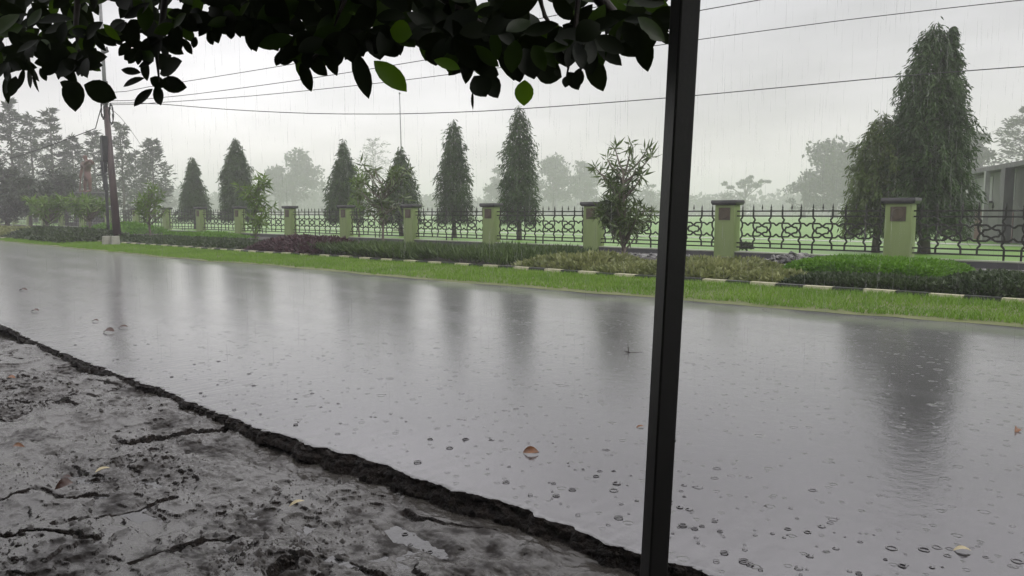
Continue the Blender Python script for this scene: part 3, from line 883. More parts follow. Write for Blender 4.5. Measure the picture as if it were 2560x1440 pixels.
round_tree(15, 400, 85, 62, "dark dense tree at the far left edge under the wispy trees", n=5200, crown_frac=.95, clumps=40)
round_tree(75, 425, 60, 58, "dense dark tree second in the left thicket", n=4000, crown_frac=.95, clumps=34)
round_tree(165, 420, 60, 66, "dense dark tree behind the statue in the left thicket", n=4200, crown_frac=.95, clumps=34)
round_tree(250, 440, 55, 80, "hazy dense tree behind the utility pole", n=3000, crown_frac=.95)
mast_from_px(138, 425, [(440,10),(470,20),(500,24),(545,26)], "cone shaped dark tree left of the brown statue", y=32, leaf=.6, dens=.7)
round_tree(322, 498, 20, 75, "small round hazy tree right of the utility pole", n=1200, crown_frac=.85)
round_tree(412, 465, 40, 244, "soft hazy tree at the right foot of the left grove", n=2000, crown_frac=.9)
round_tree(735, 362, 74, 307, "hazy grey tree standing alone between two mast trees", n=3400, crown_frac=.8, clumps=34)
round_tree(700, 405, 42, 310, "hazy grey tree leaning left of the lone field tree", n=1700, crown_frac=.75, clumps=18)
layer_tree(935, 350, 48, 328, "thin faded tree seen above the open long leaved tree", n=1100, leaf=1.1, start=.45, pw=.3, group="hazy trees beyond the field")
round_tree(1245, 405, 40, 326, "hazy tree left behind the taller slim mast tree", n=2300, crown_frac=.9)
round_tree(1385, 385, 66, 307, "wide hazy tree right behind the taller slim mast tree", n=4200, crown_frac=.92, clumps=38)
round_tree(1465, 398, 52, 326, "hazy tree behind the long leaved rosette tree", n=3000, crown_frac=.9, clumps=30)
round_tree(1625, 450, 40, 328, "faint hazy tree left behind the black post", n=2000, crown_frac=.95)
round_tree(1862, 436, 82, 286, "flat topped acacia in the haze between post and big trees", n=2100, crown_frac=.42, flat=.35, clumps=20, name="acacia_tree")
round_tree(1830, 470, 55, 286, "low hazy bushy tree under the flat topped acacia", n=1700, crown_frac=.95, flat=.7)
round_tree(2085, 335, 96, 214, "large grey hazy tree left behind the huge mast tree", n=7000, crown_frac=.95, clumps=60)
round_tree(2010, 430, 55, 220, "lower shoulder tree at the left of the large hazy tree", n=2600, crown_frac=.95)
round_tree(2425, 318, 58, 140, "hazy dome shaped tree above the grey building", n=3600, crown_frac=.8, clumps=34)
layer_tree(2560, 275, 95, 140, "hazy spreading tree at the right edge over the grey building", n=3600, leaf=.9, start=.3, pw=.4, group="hazy trees beyond the field")

# a far-off wood closing the field
Ps = []
for i in range(620):
    px = random.uniform(200, 2900); dist = random.uniform(400, 520)
    d = depth(px, 533, dist); zt = random.uniform(6, 13)*(.75+.6*float(vnoise(np.array([px/90.]), np.array([.5]), 5)[0]))*(1.3 if px < 900 else 1)
    m = 60; q = rand_unit(m)*(rng.random((m,1))**.4)*np.array([8, 8, zt*.55]); q[:, 2] += zt*.5
    Ps.append(q+np.array([d.x, d.y, 0]))
P = np.concatenate(Ps); A = rand_unit(len(P)); L = 2.6*(.5+rng.random(len(P)))
tag(leaf_obj("far_wood", P, A, L, L*.7, M_far), kind='stuff')

# ================================================================== BUSHES IN THE BED
def bush(name, px0, px1, y0, y1, h, label, mat, n, leaf, aspect=.45, shape='mound', z0=.06, up=.5, cat="shrub", lump=.35, ends=.6, group=None, lscale=1.6):
    """leafy shrub or clipped row between two columns of the picture (read at its front), y0..y1 deep"""
    if y0 < 13.6:
        d0 = y0; y0 = float(kerb_line(x_at((px0+px1)/2, y0, .1)))+.24; y1 = y1+(y0-d0)*.8
    xa, xb = x_at(px0, (y0+y1)/2, .2), x_at(px1, (y0+y1)/2, .2)
    cx, cy = (xa+xb)/2, (y0+y1)/2
    o_ = (cx, cy, 0)
    u = rng.random(n)*2-1; v = rng.random(n)*2-1
    hx, hy = (xb-xa)/2, (y1-y0)/2
    X_, Y_ = cx+u*hx, cy+v*hy
    if shape == 'mound':
        pr = np.clip(1-np.abs(u)**3.2, 0, 1)**.6*np.clip(1-np.abs(v)**2.6, 0, 1)**.6
    elif shape == 'clipped':
        pr = np.clip(1-np.abs(u)**9, 0, 1)**.5*np.clip(1-np.abs(v)**7, 0, 1)**.5
    else:
        pr = np.clip(1-np.abs(u)**8, 0, 1)
    lm = 1-lump+2*lump*fbm(X_*lscale+cx, Y_*lscale+3, 4, int(abs(px0)) % 97)
    ym = y0*.4+y1*.6
    h = max(.10, z_top((cx, ym), h)-z0-leaf*.75)
    top = h*pr*lm
    k = np.where(rng.random(n) < .7, 1-.25*rng.random(n)**2, rng.random(n))
    # leaves also on the outside faces
    Z_ = z0+top*k
    P = np.stack([X_-cx, Y_-cy, Z_], 1)
    A = unit(np.stack([u*.6+.7*rng.normal(size=n), v*.8-.2+.7*rng.normal(size=n), up+.5*rng.normal(size=n)], 1))
    L = leaf*(.6+.7*rng.random(n))
    S = side_of(A)
    V, Fq = leaf_geo(P, A, S, L, L*aspect)
    o = mesh_np(name, V, Fq, mat=mat); o.location = o_
    return tag(o, label, cat, group)
M_hedge = mat_leaf("dark_hedge_leaves", (.022,.042,.014), (.055,.085,.025), trans=.2, cluster=1.2)
M_lime = mat_leaf("lime_shrub_leaves", (.060,.165,.005), (.130,.280,.010), trans=.3, cluster=1.6)
M_purple = mat_leaf("purple_shrub_leaves", (.030,.012,.016), (.085,.038,.045), trans=.15, cluster=2)
M_strap = mat_leaf("strap_leaves", (.035,.065,.018), (.09,.14,.035), trans=.2, cluster=.8)
M_cream = mat_leaf("variegated_leaves", (.10,.13,.035), (.30,.32,.13), trans=.25, cluster=1.4)
M_brownish = mat_leaf("brownish_stems", (.04,.03,.018), (.09,.075,.04), trans=.1)

bush("hedge", 300, 700, 13.0, 16.4, 602, "low dark green hedge right of the leaning utility pole", M_hedge, 15000, .12, shape='clipped', cat="hedge", lump=.3)
bush("shrub", 438, 595, 14.6, 17.0, 578, "light green rounded shrub rising above the dark hedge", M_lime, 5000, .10)
bush("shrub", 695, 872, 12.9, 14.9, 586, "dark purple leaved shrub before the fence", M_purple, 8000, .13, lump=.4)
bush("strap_leaf_plants", 835, 1110, 12.7, 15.0, 609, "dense green strap leaved planting right of the purple shrub", M_strap, 10000, .24, aspect=.16, up=1.3, shape='row', cat="plants")
bush("strap_leaf_plants", 1100, 1385, 12.6, 16.2, 616, "thinner brownish strap leaved planting left of the cream shrub", M_strap, 7000, .24, aspect=.15, up=1.4, shape='row', cat="plants", lump=.5)
bush("variegated_shrub", 1375, 1545, 12.9, 15.2, 630, "cream variegated shrub left of the long leaved rosette tree", M_cream, 4600, .14, lump=.55, up=.7)
bush("variegated_shrub", 1530, 1665, 12.7, 14.6, 660, "sparse low cream variegated shrub at the foot of the rosette tree", M_cream, 2400, .13, lump=.6, up=.7)
bush("variegated_shrub", 1655, 1900, 12.7, 15.6, 645, "wide cream variegated shrub just right of the black post", M_cream, 6500, .14, lump=.55, up=.7)
bush("variegated_shrub", 1880, 1990, 12.6, 13.9, 690, "low ragged cream shrub beside the stone heap", M_cream, 1500, .12, lump=.6, up=.7)
bush("clipped_shrub", 2015, 2395, 13.61, 16.2, 642, "bright lime green clipped shrub in front of the plaque pillar at right", M_lime, 26000, .075, shape='clipped', lump=.14, lscale=.8)
bush("hedge_skirt", 2000, 2410, 12.42, 13.75, 697, "dark brown green skirt of stems along the front of the lime shrub", M_hedge, 8000, .10, shape='clipped', up=1.0, cat="shrub")
bush("dark_shrub", 2385, 2800, 12.5, 15.6, 684, "dark green dense shrub at the right edge behind the kerb", M_hedge, 15000, .10, shape='clipped', lump=.3)
bush("hedge", -60, 125, 13.4, 16.2, 566, "yellow topped clipped hedge at the far left edge", M_cream, 6500, .16, shape='clipped', cat="hedge")
bush("dark_shrub", 110, 175, 13.0, 16.0, 564, "dark rounded shrub right of the yellow topped hedge", M_hedge, 3800, .16)
bush("dark_shrub", 165, 262, 12.9, 15.5, 572, "dark low shrub left of the leaning utility pole base", M_hedge, 4500, .16)
bush("shrub", 245, 372, 14.2, 17.4, 556, "light green leafy shrub around the foot of the leaning utility pole", M_lime, 5200, .16, lump=.5)
# small pale flowers among the strap leaves are part of nothing else: low field bush behind the panel
bush("shrub", 1842, 1868, 23.0, 23.8, 603, "small dull bush on the lawn seen through the iron panel", M_hedge, 1500, .12)

# stone heap
M_stone = mat_surface("wet_grey_stones", (.05,.05,.048), (.20,.195,.185), scale=3, rough=.35, bump=.4, bscale=30)
def stones(name, px0, px1, y0, y1, n, h):
    xa, xb = x_at(px0, y0, .1), x_at(px1, y0, .1)
    bm = bmesh.new()
    for i in range(n):
        u, v = random.random(), random.random()
        r = random.uniform(.04, .11)
        m = Matrix.Translation((xa+(xb-xa)*u, y0+(y1-y0)*v, .08+h*math.sin(math.pi*u)*math.sin(math.pi*v)*random.random()**.5)) @ Matrix.Rotation(random.random()*6, 4, Vector((random.random(), random.random(), 1))) @ Matrix.Diagonal((r*1.3, r, r*.6, 1))
        g = bmesh.ops.create_icosphere(bm, subdivisions=1, radius=1, matrix=m)
        for vv in g['verts']: vv.co += Vector((random.uniform(-1,1), random.uniform(-1,1), random.uniform(-1,1)))*r*.14
    me = bpy.data.meshes.new(name); bm.to_mesh(me); bm.free()
    return link(name, me, M_stone)
tag(stones("stone_heap", 1850, 2070, 15.4, 17.2, 260, .28), kind='stuff')
tag(stones("loose_stones", 1520, 1720, 16.0, 17.4, 110, .08), kind='stuff')
tag(stones("scattered_stones", 2395, 2600, 16.2, 17.4, 60, .05), kind='stuff')

# ================================================================== POLES AND WIRES
M_polewood = mat_surface("brown_painted_steel", (.038,.024,.024), (.075,.05,.048), scale=3, rough=.45, bump=.2, bscale=30, stretch=(1,1,.3))
M_galv = mat_surface("grey_galvanised_steel", (.16,.165,.17), (.24,.245,.25), scale=5, rough=.4, bump=.1)
M_dark = mat_surface("dark_metal", (.018,.018,.02), (.035,.035,.037), scale=8, rough=.45, bump=.1)
M_wire = mat_surface("black_cable", (.02,.02,.022), (.03,.03,.03), scale=3, rough=.5, bump=0)
pb_ = ground(294, 606); PY = pb_.y
def pp(px, py, dy=0): return on_y(px, py, PY+dy)
def rel(p, o): return Vector(p)-Vector(o)
up_ = empty("utility_pole", pb_, "leaning brown and grey steel utility pole at the kerb behind hanging leaves", "utility pole")
mb = MB(); mb.tube([rel(pp(295, 612), pb_), rel(pp(281, 450), pb_), rel(pp(265, 268), pb_)], [.17, .14, .115], 14)
mb.build("lower_tube", M_polewood, up_, smooth=True)
mb = MB(); mb.tube([rel(pp(265, 272), pb_), rel(pp(258, 150), pb_), rel(pp(247, -60), pb_)], [.085, .075, .06], 12)
mb.build("upper_tube", M_galv, up_, smooth=True)
mb = MB(); a = rel(pp(261, 372, -.2), pb_); mb.box((a.x-.16, a.y-.12, a.z-.55), (a.x+.12, a.y+.12, a.z+.55)); mb.box((a.x-.02, a.y-.08, a.z-1.0), (a.x+.08, a.y+.06, a.z-.55))
mb.build("junction_box", M_dark, up_, bevel=.02)
for cx_, cy_, rr_ in ((278, 286, .30), (257, 276, .26)):
    mb = MB(); c = rel(pp(cx_, cy_, -.25), pb_)
    for k in range(4):
        q = [c+Vector((math.cos(t)*rr_*(.62+.07*k), random.uniform(-.03,.03), math.sin(t)*rr_*(1.45-.1*k))) for t in np.linspace(0, 6.283, 22)]
        mb.tube(q, .018, 5, cap=False)
    mb.build("cable_coil", M_wire, up_)
for py in (130, 215, 256):
    mb = MB()
    a = rel(pp(262, py), pb_); mb.box((a.x-.18, a.y-.06, a.z-.04), (a.x+.30, a.y+.06, a.z+.04))
    mb.tube([a+Vector((.26,0,.04)), a+Vector((.26,0,.17))], [.05,.035], 8)
    mb.build("bracket", M_dark, up_)

sb = ground(270, 596)
SY = sb.y
sp = empty("service_post", sb, "thin dark post with two short crossarms beside the leaning utility pole", "post")
def ps(px, py): return rel(on_y(px, py, SY), sb)
mb = MB(); mb.tube([ps(272, 604), ps(266, 470)], [.075, .07], 8); mb.tube([ps(266, 475), ps(256, 402)], [.12, .11], 8)
mb.build("shaft", M_dark, sp)
for py in (417, 434):
    mb = MB(); a, b = ps(246, py), ps(272, py+2); mb.box((a.x, a.y-.05, b.z-.03), (b.x, a.y+.05, b.z+.05)); mb.build("crossarm", M_dark, sp)

def wire(label, pts, d0, d1, rad=.013, px_ext=None):
    """pts in the picture; the distance falls from d0 at the pole to d1 at the last point"""
    px = np.array([p[0] for p in pts], float); py = np.array([p[1] for p in pts], float)
    co = np.polyfit(px, py, min(3, len(pts)-1))
    q = []
    for x in np.linspace(px[0], px[-1], 40):
        k = (x-px[0])/(px[-1]-px[0])
        y = np.interp(x, px, py)*.35+np.polyval(co, x)*.65
        if k < .05: y = py[0]*(1-k/.05)+y*(k/.05)
        q.append(depth(x, y, 1/((1-k)/d0+k/d1)))
    mb = MB(); mb.tube(q, rad, 5, cap=False)
    o = mb.build("overhead_cable", M_wire, smooth=True)
    return tag(o, label, "cable", "overhead cables from the leaning pole")
D0 = (pp(264, 230)-CAM).dot(_f)
wire("topmost overhead cable, running from the leaning pole up behind the hanging leaves", [(262,232),(460,205),(858,139),(1045,105),(1330,50),(1502,15),(1900,-70),(2400,-190)], D0, 17)
wire("second overhead cable, leaving the picture at the top right of the black post", [(262,252),(418,245),(500,236),(746,201),(997,160),(1182,129),(1384,91),(1744,27),(1925,-2),(2600,-120)], D0, 17)
wire("third overhead cable, reaching the right edge just below the top corner", [(264,262),(418,254),(500,250),(640,241),(790,226),(1000,205),(1246,170),(1350,156),(1533,126),(1744,95),(2100,50),(2560,7),(3100,-55)], D0, 19)
wire("lowest sagging overhead cable, crossing the huge mast tree", [(264,258),(418,254),(600,272),(800,285),(1000,288),(1200,281),(1400,265),(1740,238),(2250,188),(2560,168),(3100,140)], D0, 19, rad=.015)
wire("thin drop cable falling from the leaning pole to the far left edge", [(256,258),(180,302),(90,352),(-80,420)], D0, 44, rad=.02)
wire("thin drop cable running from the leaning pole toward the wispy trees at right", [(268,266),(300,292),(330,330),(372,392)], D0, 60, rad=.012)

fb = ground(1009, 588)
FY = 33.0
fx = x_at(1009, FY, 0)
fp = empty("flagpole", (fx, FY, 0), "tall bare thin flagpole with no flag rising over the lawn", "flagpole")
t = on_y(999, 236, FY); o_ = Vector((fx, FY, 0))
mb = MB(); mb.tube([(0,0,-.05), (t-o_)*.5, t-o_], [.052,.042,.030], 10); mb.build("pole", M_galv, fp, smooth=True)
mb = MB(); q = t-o_; mb.tube([q, q+Vector((0,0,.05)), q+Vector((0,0,.11)), q+Vector((0,0,.15))], [.03,.07,.06,.005], 10); mb.build("finial", M_galv, fp, smooth=True)
mb = MB(); mb.box((-.5,-.5,-.05), (.5,.5,.18)); mb.box((-.3,-.3,.18), (.3,.3,.34)); mb.build("base", M_coping, fp, bevel=.01)

# black post of the shelter, right in front of the camera
M_black = mat_surface("black_painted_tube", (.003,.003,.003), (.006,.0055,.0055), scale=5, rough=.34, bump=.15, bscale=120, bdist=.002, spec=.4)
Pd = 1.52
p1 = depth(1634, 1440, 1.585); p0 = depth(1714, 0, 1.45)
ax = (p0-p1).normalized()
foot = p1 + ax*((-.11-p1.z)/ax.z); head = p1 + ax*((2.36-p1.z)/ax.z)
bp_ = empty("shelter_post", foot, "black square steel post standing close at the road edge, slightly tilted", "post")
e1 = Vector((math.cos(YAW+.30), math.sin(YAW+.30), 0)); e1 = (e1-ax*e1.dot(ax)).normalized(); e2 = ax.cross(e1)
def sq_tube(mb, a, b, h):
    vs = [p+e1*i*h+e2*j*h for p in (a, b) for i, j in ((-1,-1),(1,-1),(1,1),(-1,1))]
    mb.add(vs, [(0,3,2,1),(4,5,6,7),(0,1,5,4),(1,2,6,5),(2,3,7,6),(3,0,4,7)])
mb = MB(); sq_tube(mb, Vector((0,0,0)), head-foot, .0215); mb.build("tube", M_black, bp_, bevel=.0035)
mb = MB(); bq = depth(1679, 1099, 1.54)-foot; mb.tube([bq-e1*.012, bq+e1*.004], [.0055,.0055], 10); mb.tube([bq+e1*.004, bq+e1*.0075], [.0075,.006], 6)
mb.build("bolt", M_galv, bp_)

# ================================================================== STATUE, BUILDING, SMALL BLOCKS
M_bronze = mat_surface("reddish_brown_statue_paint", (.085,.038,.026), (.135,.064,.042), scale=2, rough=.5, bump=.2)
SY_ = 21.5
sx = x_at(222, SY_, 1.5); sbase = Vector((sx, SY_, 0)); ssc = pxm((sx, SY_, 3))
st = empty("statue", sbase, "reddish brown standing statue with one raised bent arm on a pedestal beyond the fence", "statue")
def sv(px, py, dy=0): return on_y(px, py, SY_)-sbase+Vector((0, dy, 0))
joints = [(219,440,0,.26,.22),(218,424,0,.27,.22),(217,411,0,.38,.25),(216.5,404,0,.16,.15),(216,399,-.05,.13,.13),(215,392.5,-.08,.22,.24),(214.5,389,-.08,.15,.16),   # pelvis .. head top
          (229,408,0,.17,.17),(243,409,-.3,.14,.14),(242,401,-.5,.13,.12),(233,412,-.75,.10,.10),                                    # raised bent arm
          (206,409,0,.17,.17),(202,424,.1,.13,.13),(204,440,-.1,.11,.11),(204.5,447,-.1,.09,.08),                                    # lowered arm
          (224,448,0,.19,.19),(225,464,0,.14,.14),(226,478,0,.12,.12),(226,480,-.4,.11,.09),
          (215,448,0,.19,.19),(215.5,464,-.1,.14,.14),(216,478,-.1,.12,.12),(216,480,-.5,.11,.09)]
ed = [(0,1),(1,2),(2,3),(3,4),(4,5),(5,6),(2,7),(7,8),(8,9),(9,10),(2,11),(11,12),(12,13),(13,14),(0,15),(15,16),(16,17),(17,18),(0,19),(19,20),(20,21),(21,22)]
me = bpy.data.meshes.new("body"); me.from_pydata([sv(a,b,c) for a,b,c,_,_ in joints], ed, []); me.update()
body = link("body", me, M_bronze, st)
sk = body.modifiers.new("skin", 'SKIN'); sk.use_smooth_shade = True
for i, j in enumerate(joints): me.skin_vertices[0].data[i].radius = (j[3], j[4])
me.skin_vertices[0].data[0].use_root = True
body.modifiers.new("sub", 'SUBSURF').levels = 2; body.modifiers["sub"].render_levels = 2
mb = MB(); a = sv(205, 447, -.1); mb.tube([a+Vector((0,0,.25)), sv(206, 482, -.2)], [.05,.05], 8); mb.build("staff", M_bronze, st)
zf = sv(220, 481).z
mb = MB(); frustum(mb, 0, 0, 0, .5, 3.0, 3.0, 2.8, 2.8); frustum(mb, 0, 0, .5, zf-.15, 1.9, 1.9, 1.7, 1.7); frustum(mb, 0, 0, zf-.15, zf, 2.1, 2.1, 2.1, 2.1)
mb.build("pedestal", M_plinth, st, bevel=.03)

M_wallgrey = mat_surface("stained_grey_render", (.085,.085,.085), (.17,.17,.165), scale=.7, rough=.5, bump=.15, stretch=(1,1,.5))
M_wallpale = mat_surface("pale_wall_panel", (.19,.195,.195), (.30,.305,.30), scale=.8, rough=.5, bump=.1, stretch=(1,1,.4))
M_shutter = mat_surface("brick_red_shutter", (.10,.042,.036), (.145,.062,.054), scale=2, rough=.5, bump=.3, bscale=20, stretch=(.2,.2,3))
M_postpale = mat_surface("pale_grey_post", (.23,.235,.235), (.31,.315,.31), scale=3, rough=.4, bump=.1)
BYL, BYR = 44.0, 33.5
bl = Vector((x_at(2412, BYL, 0), BYL, 0)); br = Vector((x_at(2640, BYR, 0), BYR, 0))
bd = empty("flat_roofed_building", bl, "long low grey flat roofed building with brick red shutters at the right edge", "building")
bw = (br-bl).length; bang = math.atan2(br.y-bl.y, br.x-bl.x); bd.rotation_euler = (0, 0, bang)
ztl = z_top(bl, 438); ztr = z_top(br, 395); HB = max(ztl, ztr)
def bu(px):    # distance along the facade seen in a column
    lo, hi = 0., bw
    for _ in range(40):
        m_ = (lo+hi)/2; p = bl.lerp(br, m_/bw); q = p-CAM
        if 1280+F_PX*q.dot(_r)/q.dot(_f) < px: lo = m_
        else: hi = m_
    return lo
mb = MB(); mb.box((0,0,-.05), (bw,5,HB-.12)); mb.build("wall", M_wallgrey, bd)
mb = MB(); mb.box((-.3,-.5,HB-.12), (bw+.3,5.3,HB+.10)); mb.build("roof", M_cap, bd, bevel=.02)
for a, b in ((2432, 2474), (2492, 2530)):
    mb = MB(); mb.box((bu(a), -.02, HB*.56), (bu(b), .01, HB-.3)); mb.build("wall_panel", M_wallpale, bd)
mb = MB(); mb.box((bu(2430), -.35, HB*.53), (bu(2476), 0, HB*.56)); mb.build("awning", M_cap, bd)
for a, b in ((2436, 2464), (2494, 2530)):
    ua, ub = bu(a), bu(b); hz = HB*.44; c = (ua+ub)/2
    pts = [(ua,0), (ub,0)]+[(c+(ub-ua)/2*math.cos(t), hz-.18+.18*math.sin(t)) for t in np.linspace(0, math.pi, 9)]
    mb = MB(); mb.add([(p[0],-.03,p[1]) for p in pts]+[(p[0],.01,p[1]) for p in pts], [tuple(range(len(pts)))]+[(i,(i+1)%len(pts),(i+1)%len(pts)+len(pts),i+len(pts)) for i in range(len(pts))])
    mb.build("shutter", M_shutter, bd)
for px in (2426, 2487):
    u_ = bu(px); mb = MB(); mb.box((u_-.12, -.55, -.05), (u_+.12, -.36, HB-.1)); mb.build("column", M_postpale, bd)
u_ = bu(2541); mb = MB(); mb.box((u_-.28, -.65, -.05), (u_+.28, -.30, HB-.12)); mb.build("column", M_plinth, bd)

M_white = mat_surface("white_painted_concrete", (.24,.24,.20), (.36,.36,.31), scale=4, rough=.5, bump=.2)
for px, lab, wd in ((268, "white painted concrete block left of the pair by the leaning pole", .24), (288, "white painted concrete block right of the pair, at the foot of the leaning pole", .25)):
    p = ground(px, 615)
    mb = MB(); frustum(mb, 0, 0, -.03, .38, wd+.04, .3, wd, .26); o = mb.build("kerb_end_block", M_white, bevel=.015); o.location = (p.x, p.y, 0)
    tag(o, lab, "concrete block", "white blocks by the pole")

# ================================================================== SHADE ROOF AND WALL OUT OF VIEW (added to darken the near leaves and post)
M_tin = mat_surface("shade_awning_tin", (.10,.085,.07), (.17,.15,.13), scale=3, rough=.5, bump=.3, bscale=20, stretch=(6,1,1))
M_shadewall = mat_surface("brown_shade_wall", (.10,.075,.055), (.16,.125,.095), scale=2, rough=.6)
hd = head
mb = MB(); mb.add([(-2.9,-4,2.75),(5,-4,2.75),(5,hd.y+.12,2.40),(-2.9,hd.y+.12,2.40),(-2.9,-4,2.72),(5,-4,2.72),(5,hd.y+.12,2.37),(-2.9,hd.y+.12,2.37)],[(0,1,2,3),(7,6,5,4),(0,4,5,1),(1,5,6,2),(2,6,7,3),(3,7,4,0)])
mb.add([(-9,-4,2.75),(-2.92,-4,2.75),(-2.92,-.9,2.58),(-9,-.9,2.58),(-9,-4,2.72),(-2.92,-4,2.72),(-2.92,-.9,2.55),(-9,-.9,2.55)],[(0,1,2,3),(7,6,5,4),(0,4,5,1),(1,5,6,2),(2,6,7,3),(3,7,4,0)])  # left slab added to keep light off the hanging leaves
o = mb.build("shade_awning", M_tin); tag(o, "tin awning roof on the black post, added above the picture to shade the leaves", "roof")
mb = MB(); mb.box((-9,-4.3,-.1), (5,-4.02,3.2)); o = mb.build("shade_wall", M_shadewall); tag(o, "brown wall added behind the camera to darken the near leaves and post", "wall")

# ================================================================== THE TREE HANGING OVER THE SHELTER
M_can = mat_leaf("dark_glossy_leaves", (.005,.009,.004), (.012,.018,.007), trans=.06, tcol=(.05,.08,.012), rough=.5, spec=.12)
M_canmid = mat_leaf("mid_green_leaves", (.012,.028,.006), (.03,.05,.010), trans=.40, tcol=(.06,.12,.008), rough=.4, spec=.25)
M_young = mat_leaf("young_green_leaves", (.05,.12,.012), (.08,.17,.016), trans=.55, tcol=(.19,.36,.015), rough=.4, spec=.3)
M_twig = mat_surface("dark_twigs", (.02,.015,.012), (.04,.03,.025), scale=20, rough=.6, bump=.3, bscale=80)
def oval_leaf(B, T, side, wdt, curl=.10, fold=.14):
    """one broad leaf from base B to tip T as a curved, slightly folded blade"""
    B, T = np.array(B), np.array(T); ax = T-B; L = np.linalg.norm(ax); a = ax/L
    s_ = np.array(side); s_ = s_-a*(s_@a); s_ /= np.linalg.norm(s_); nrm = np.cross(a, s_)
    ts = (0, .08, .2, .38, .56, .73, .88, 1.0); ws = (.03, .34, .70, .97, 1.0, .84, .48, .02)
    V = []
    for t_, w_ in zip(ts, ws):
        c = B+a*L*t_+nrm*L*curl*math.sin(math.pi*t_)
        hw = wdt*.5*w_
        V += [c-s_*hw+nrm*hw*fold*2, c, c+s_*hw+nrm*hw*fold*2]
    F = []
    for i in range(len(ts)-1):
        for k in (0, 1): F.append((i*3+k, i*3+k+1, i*3+k+4, i*3+k+3))
    return np.array(V), F
class Leaves:
    def __init__(s): s.V = []; s.F = []; s.n = 0
    def add(s, V, F):
        s.V.append(V); s.F += [tuple(i+s.n for i in f) for f in F]; s.n += len(V)
    def build(s, name, mat, parent):
        return mesh_np(name, np.concatenate(s.V), np.array(s.F), smooth=True, mat=mat, parent=parent)
tree_loc = Vector((-3.3, -.55, -.1))
canopy = empty("overhanging_tree", tree_loc, "dark broad leaved tree whose branches hang into the top of the view", "tree")
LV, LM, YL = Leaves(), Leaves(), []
def dist_at(px): return float(np.interp(px, [-300, 0, 300, 700, 1100, 1700], [3.1, 2.9, 2.6, 2.15, 1.95, 1.85]))
def px_leaf(bx, by, tx, ty, wpx, d=None, tilt=None, young=False, mid=False):
    d = d or dist_at(bx)+random.uniform(-.12, .12)
    tilt = random.uniform(-.35, .35) if tilt is None else tilt
    B = depth(bx, by, d); T = depth(tx, ty, d)
    L = (T-B).length; T = T+_f*(L*tilt)
    sd_ = (T-B).normalized().cross(_f)+_f*random.uniform(-.5, .5)
    wd = wpx*d/F_PX
    V, F = oval_leaf(B-tree_loc, T-tree_loc, sd_, wd, curl=random.uniform(-.09, .09))
    if young: YL.append((V, F))
    elif mid: LM.add(V, F)
    else: LV.add(V, F)
# leaves along the lower rim that the photograph shows one by one
for a in [(885,128,918,242,44),(755,150,773,224,32),(770,140,820,190,36),(710,130,690,165,30),(735,150,690,140,36),(800,150,850,120,40),
          (180,195,190,280,50),(210,212,280,240,56),(132,175,205,172,46),(205,160,265,168,34),(150,205,196,228,30),(240,120,205,185,60),(160,120,135,185,56),(120,110,165,160,56),(215,100,265,60,34),(268,62,300,112,30),
          (352,182,306,176,24),(362,195,310,218,22),(382,222,338,268,28),(390,212,404,264,34),(398,205,460,214,40),(400,185,466,160,52),(392,172,432,140,46),(385,150,350,170,18),(418,190,452,225,34),(375,195,410,215,30),(362,150,372,205,22),
          (310,80,338,118,24),(330,105,300,142,24),(345,100,365,145,26),(370,60,420,120,48),(440,90,452,132,28),(455,95,478,134,22),(430,70,445,115,36),(490,92,480,118,18),(520,80,532,112,20),(532,82,548,110,22),(575,70,580,100,22),
          (650,62,690,122,42),(628,85,642,130,26),(600,60,620,95,30),(480,30,560,80,50),(560,30,600,80,50),
          (1085,110,1090,165,52),(1120,60,1150,170,60),(1185,120,1200,180,50),(1195,175,1247,185,44),(1200,185,1245,240,56),(1185,190,1215,240,60),(1182,228,1183,276,8),(1165,120,1160,190,46),(1240,120,1268,90,34),
          (1270,60,1285,190,70),(1310,120,1335,200,66),(1335,165,1405,190,62),(1290,150,1300,205,40),(1340,145,1392,130,30),(1385,60,1375,112,24),(1395,90,1415,165,60),(1420,180,1447,224,36),(1418,190,1412,222,22),(1450,170,1440,222,30),(1398,176,1388,190,20),
          (1462,110,1482,182,48),(1475,130,1512,220,52),(1440,90,1470,150,60),(1520,90,1500,140,46),(1560,80,1590,140,66),(1600,70,1622,176,50),(1640,72,1682,112,26),(1655,30,1690,75,46),(1575,60,1545,110,40),(1500,60,1440,100,60),(1640,60,1600,100,50),
          (1040,80,1020,115,50),(985,105,960,140,60),(930,90,950,150,60),(870,70,905,135,70),(1010,60,1060,110,60),(840,100,830,165,50),(40,190,35,245,24),(15,190,8,255,22),(70,170,85,225,16),(85,170,90,228,13),(60,170,52,225,14),(55,150,100,205,20),(25,180,20,238,20),(100,170,110,200,16)]:
    px_leaf(*a)
for a in [(935,152,1016,228,58),(1312,200,1310,264,48),(1085,150,1150,172,36),(975,75,1030,85,56),(258,60,300,100,22)]:
    px_leaf(*a, d=dist_at(a[0])-.16, tilt=.05, young=True)
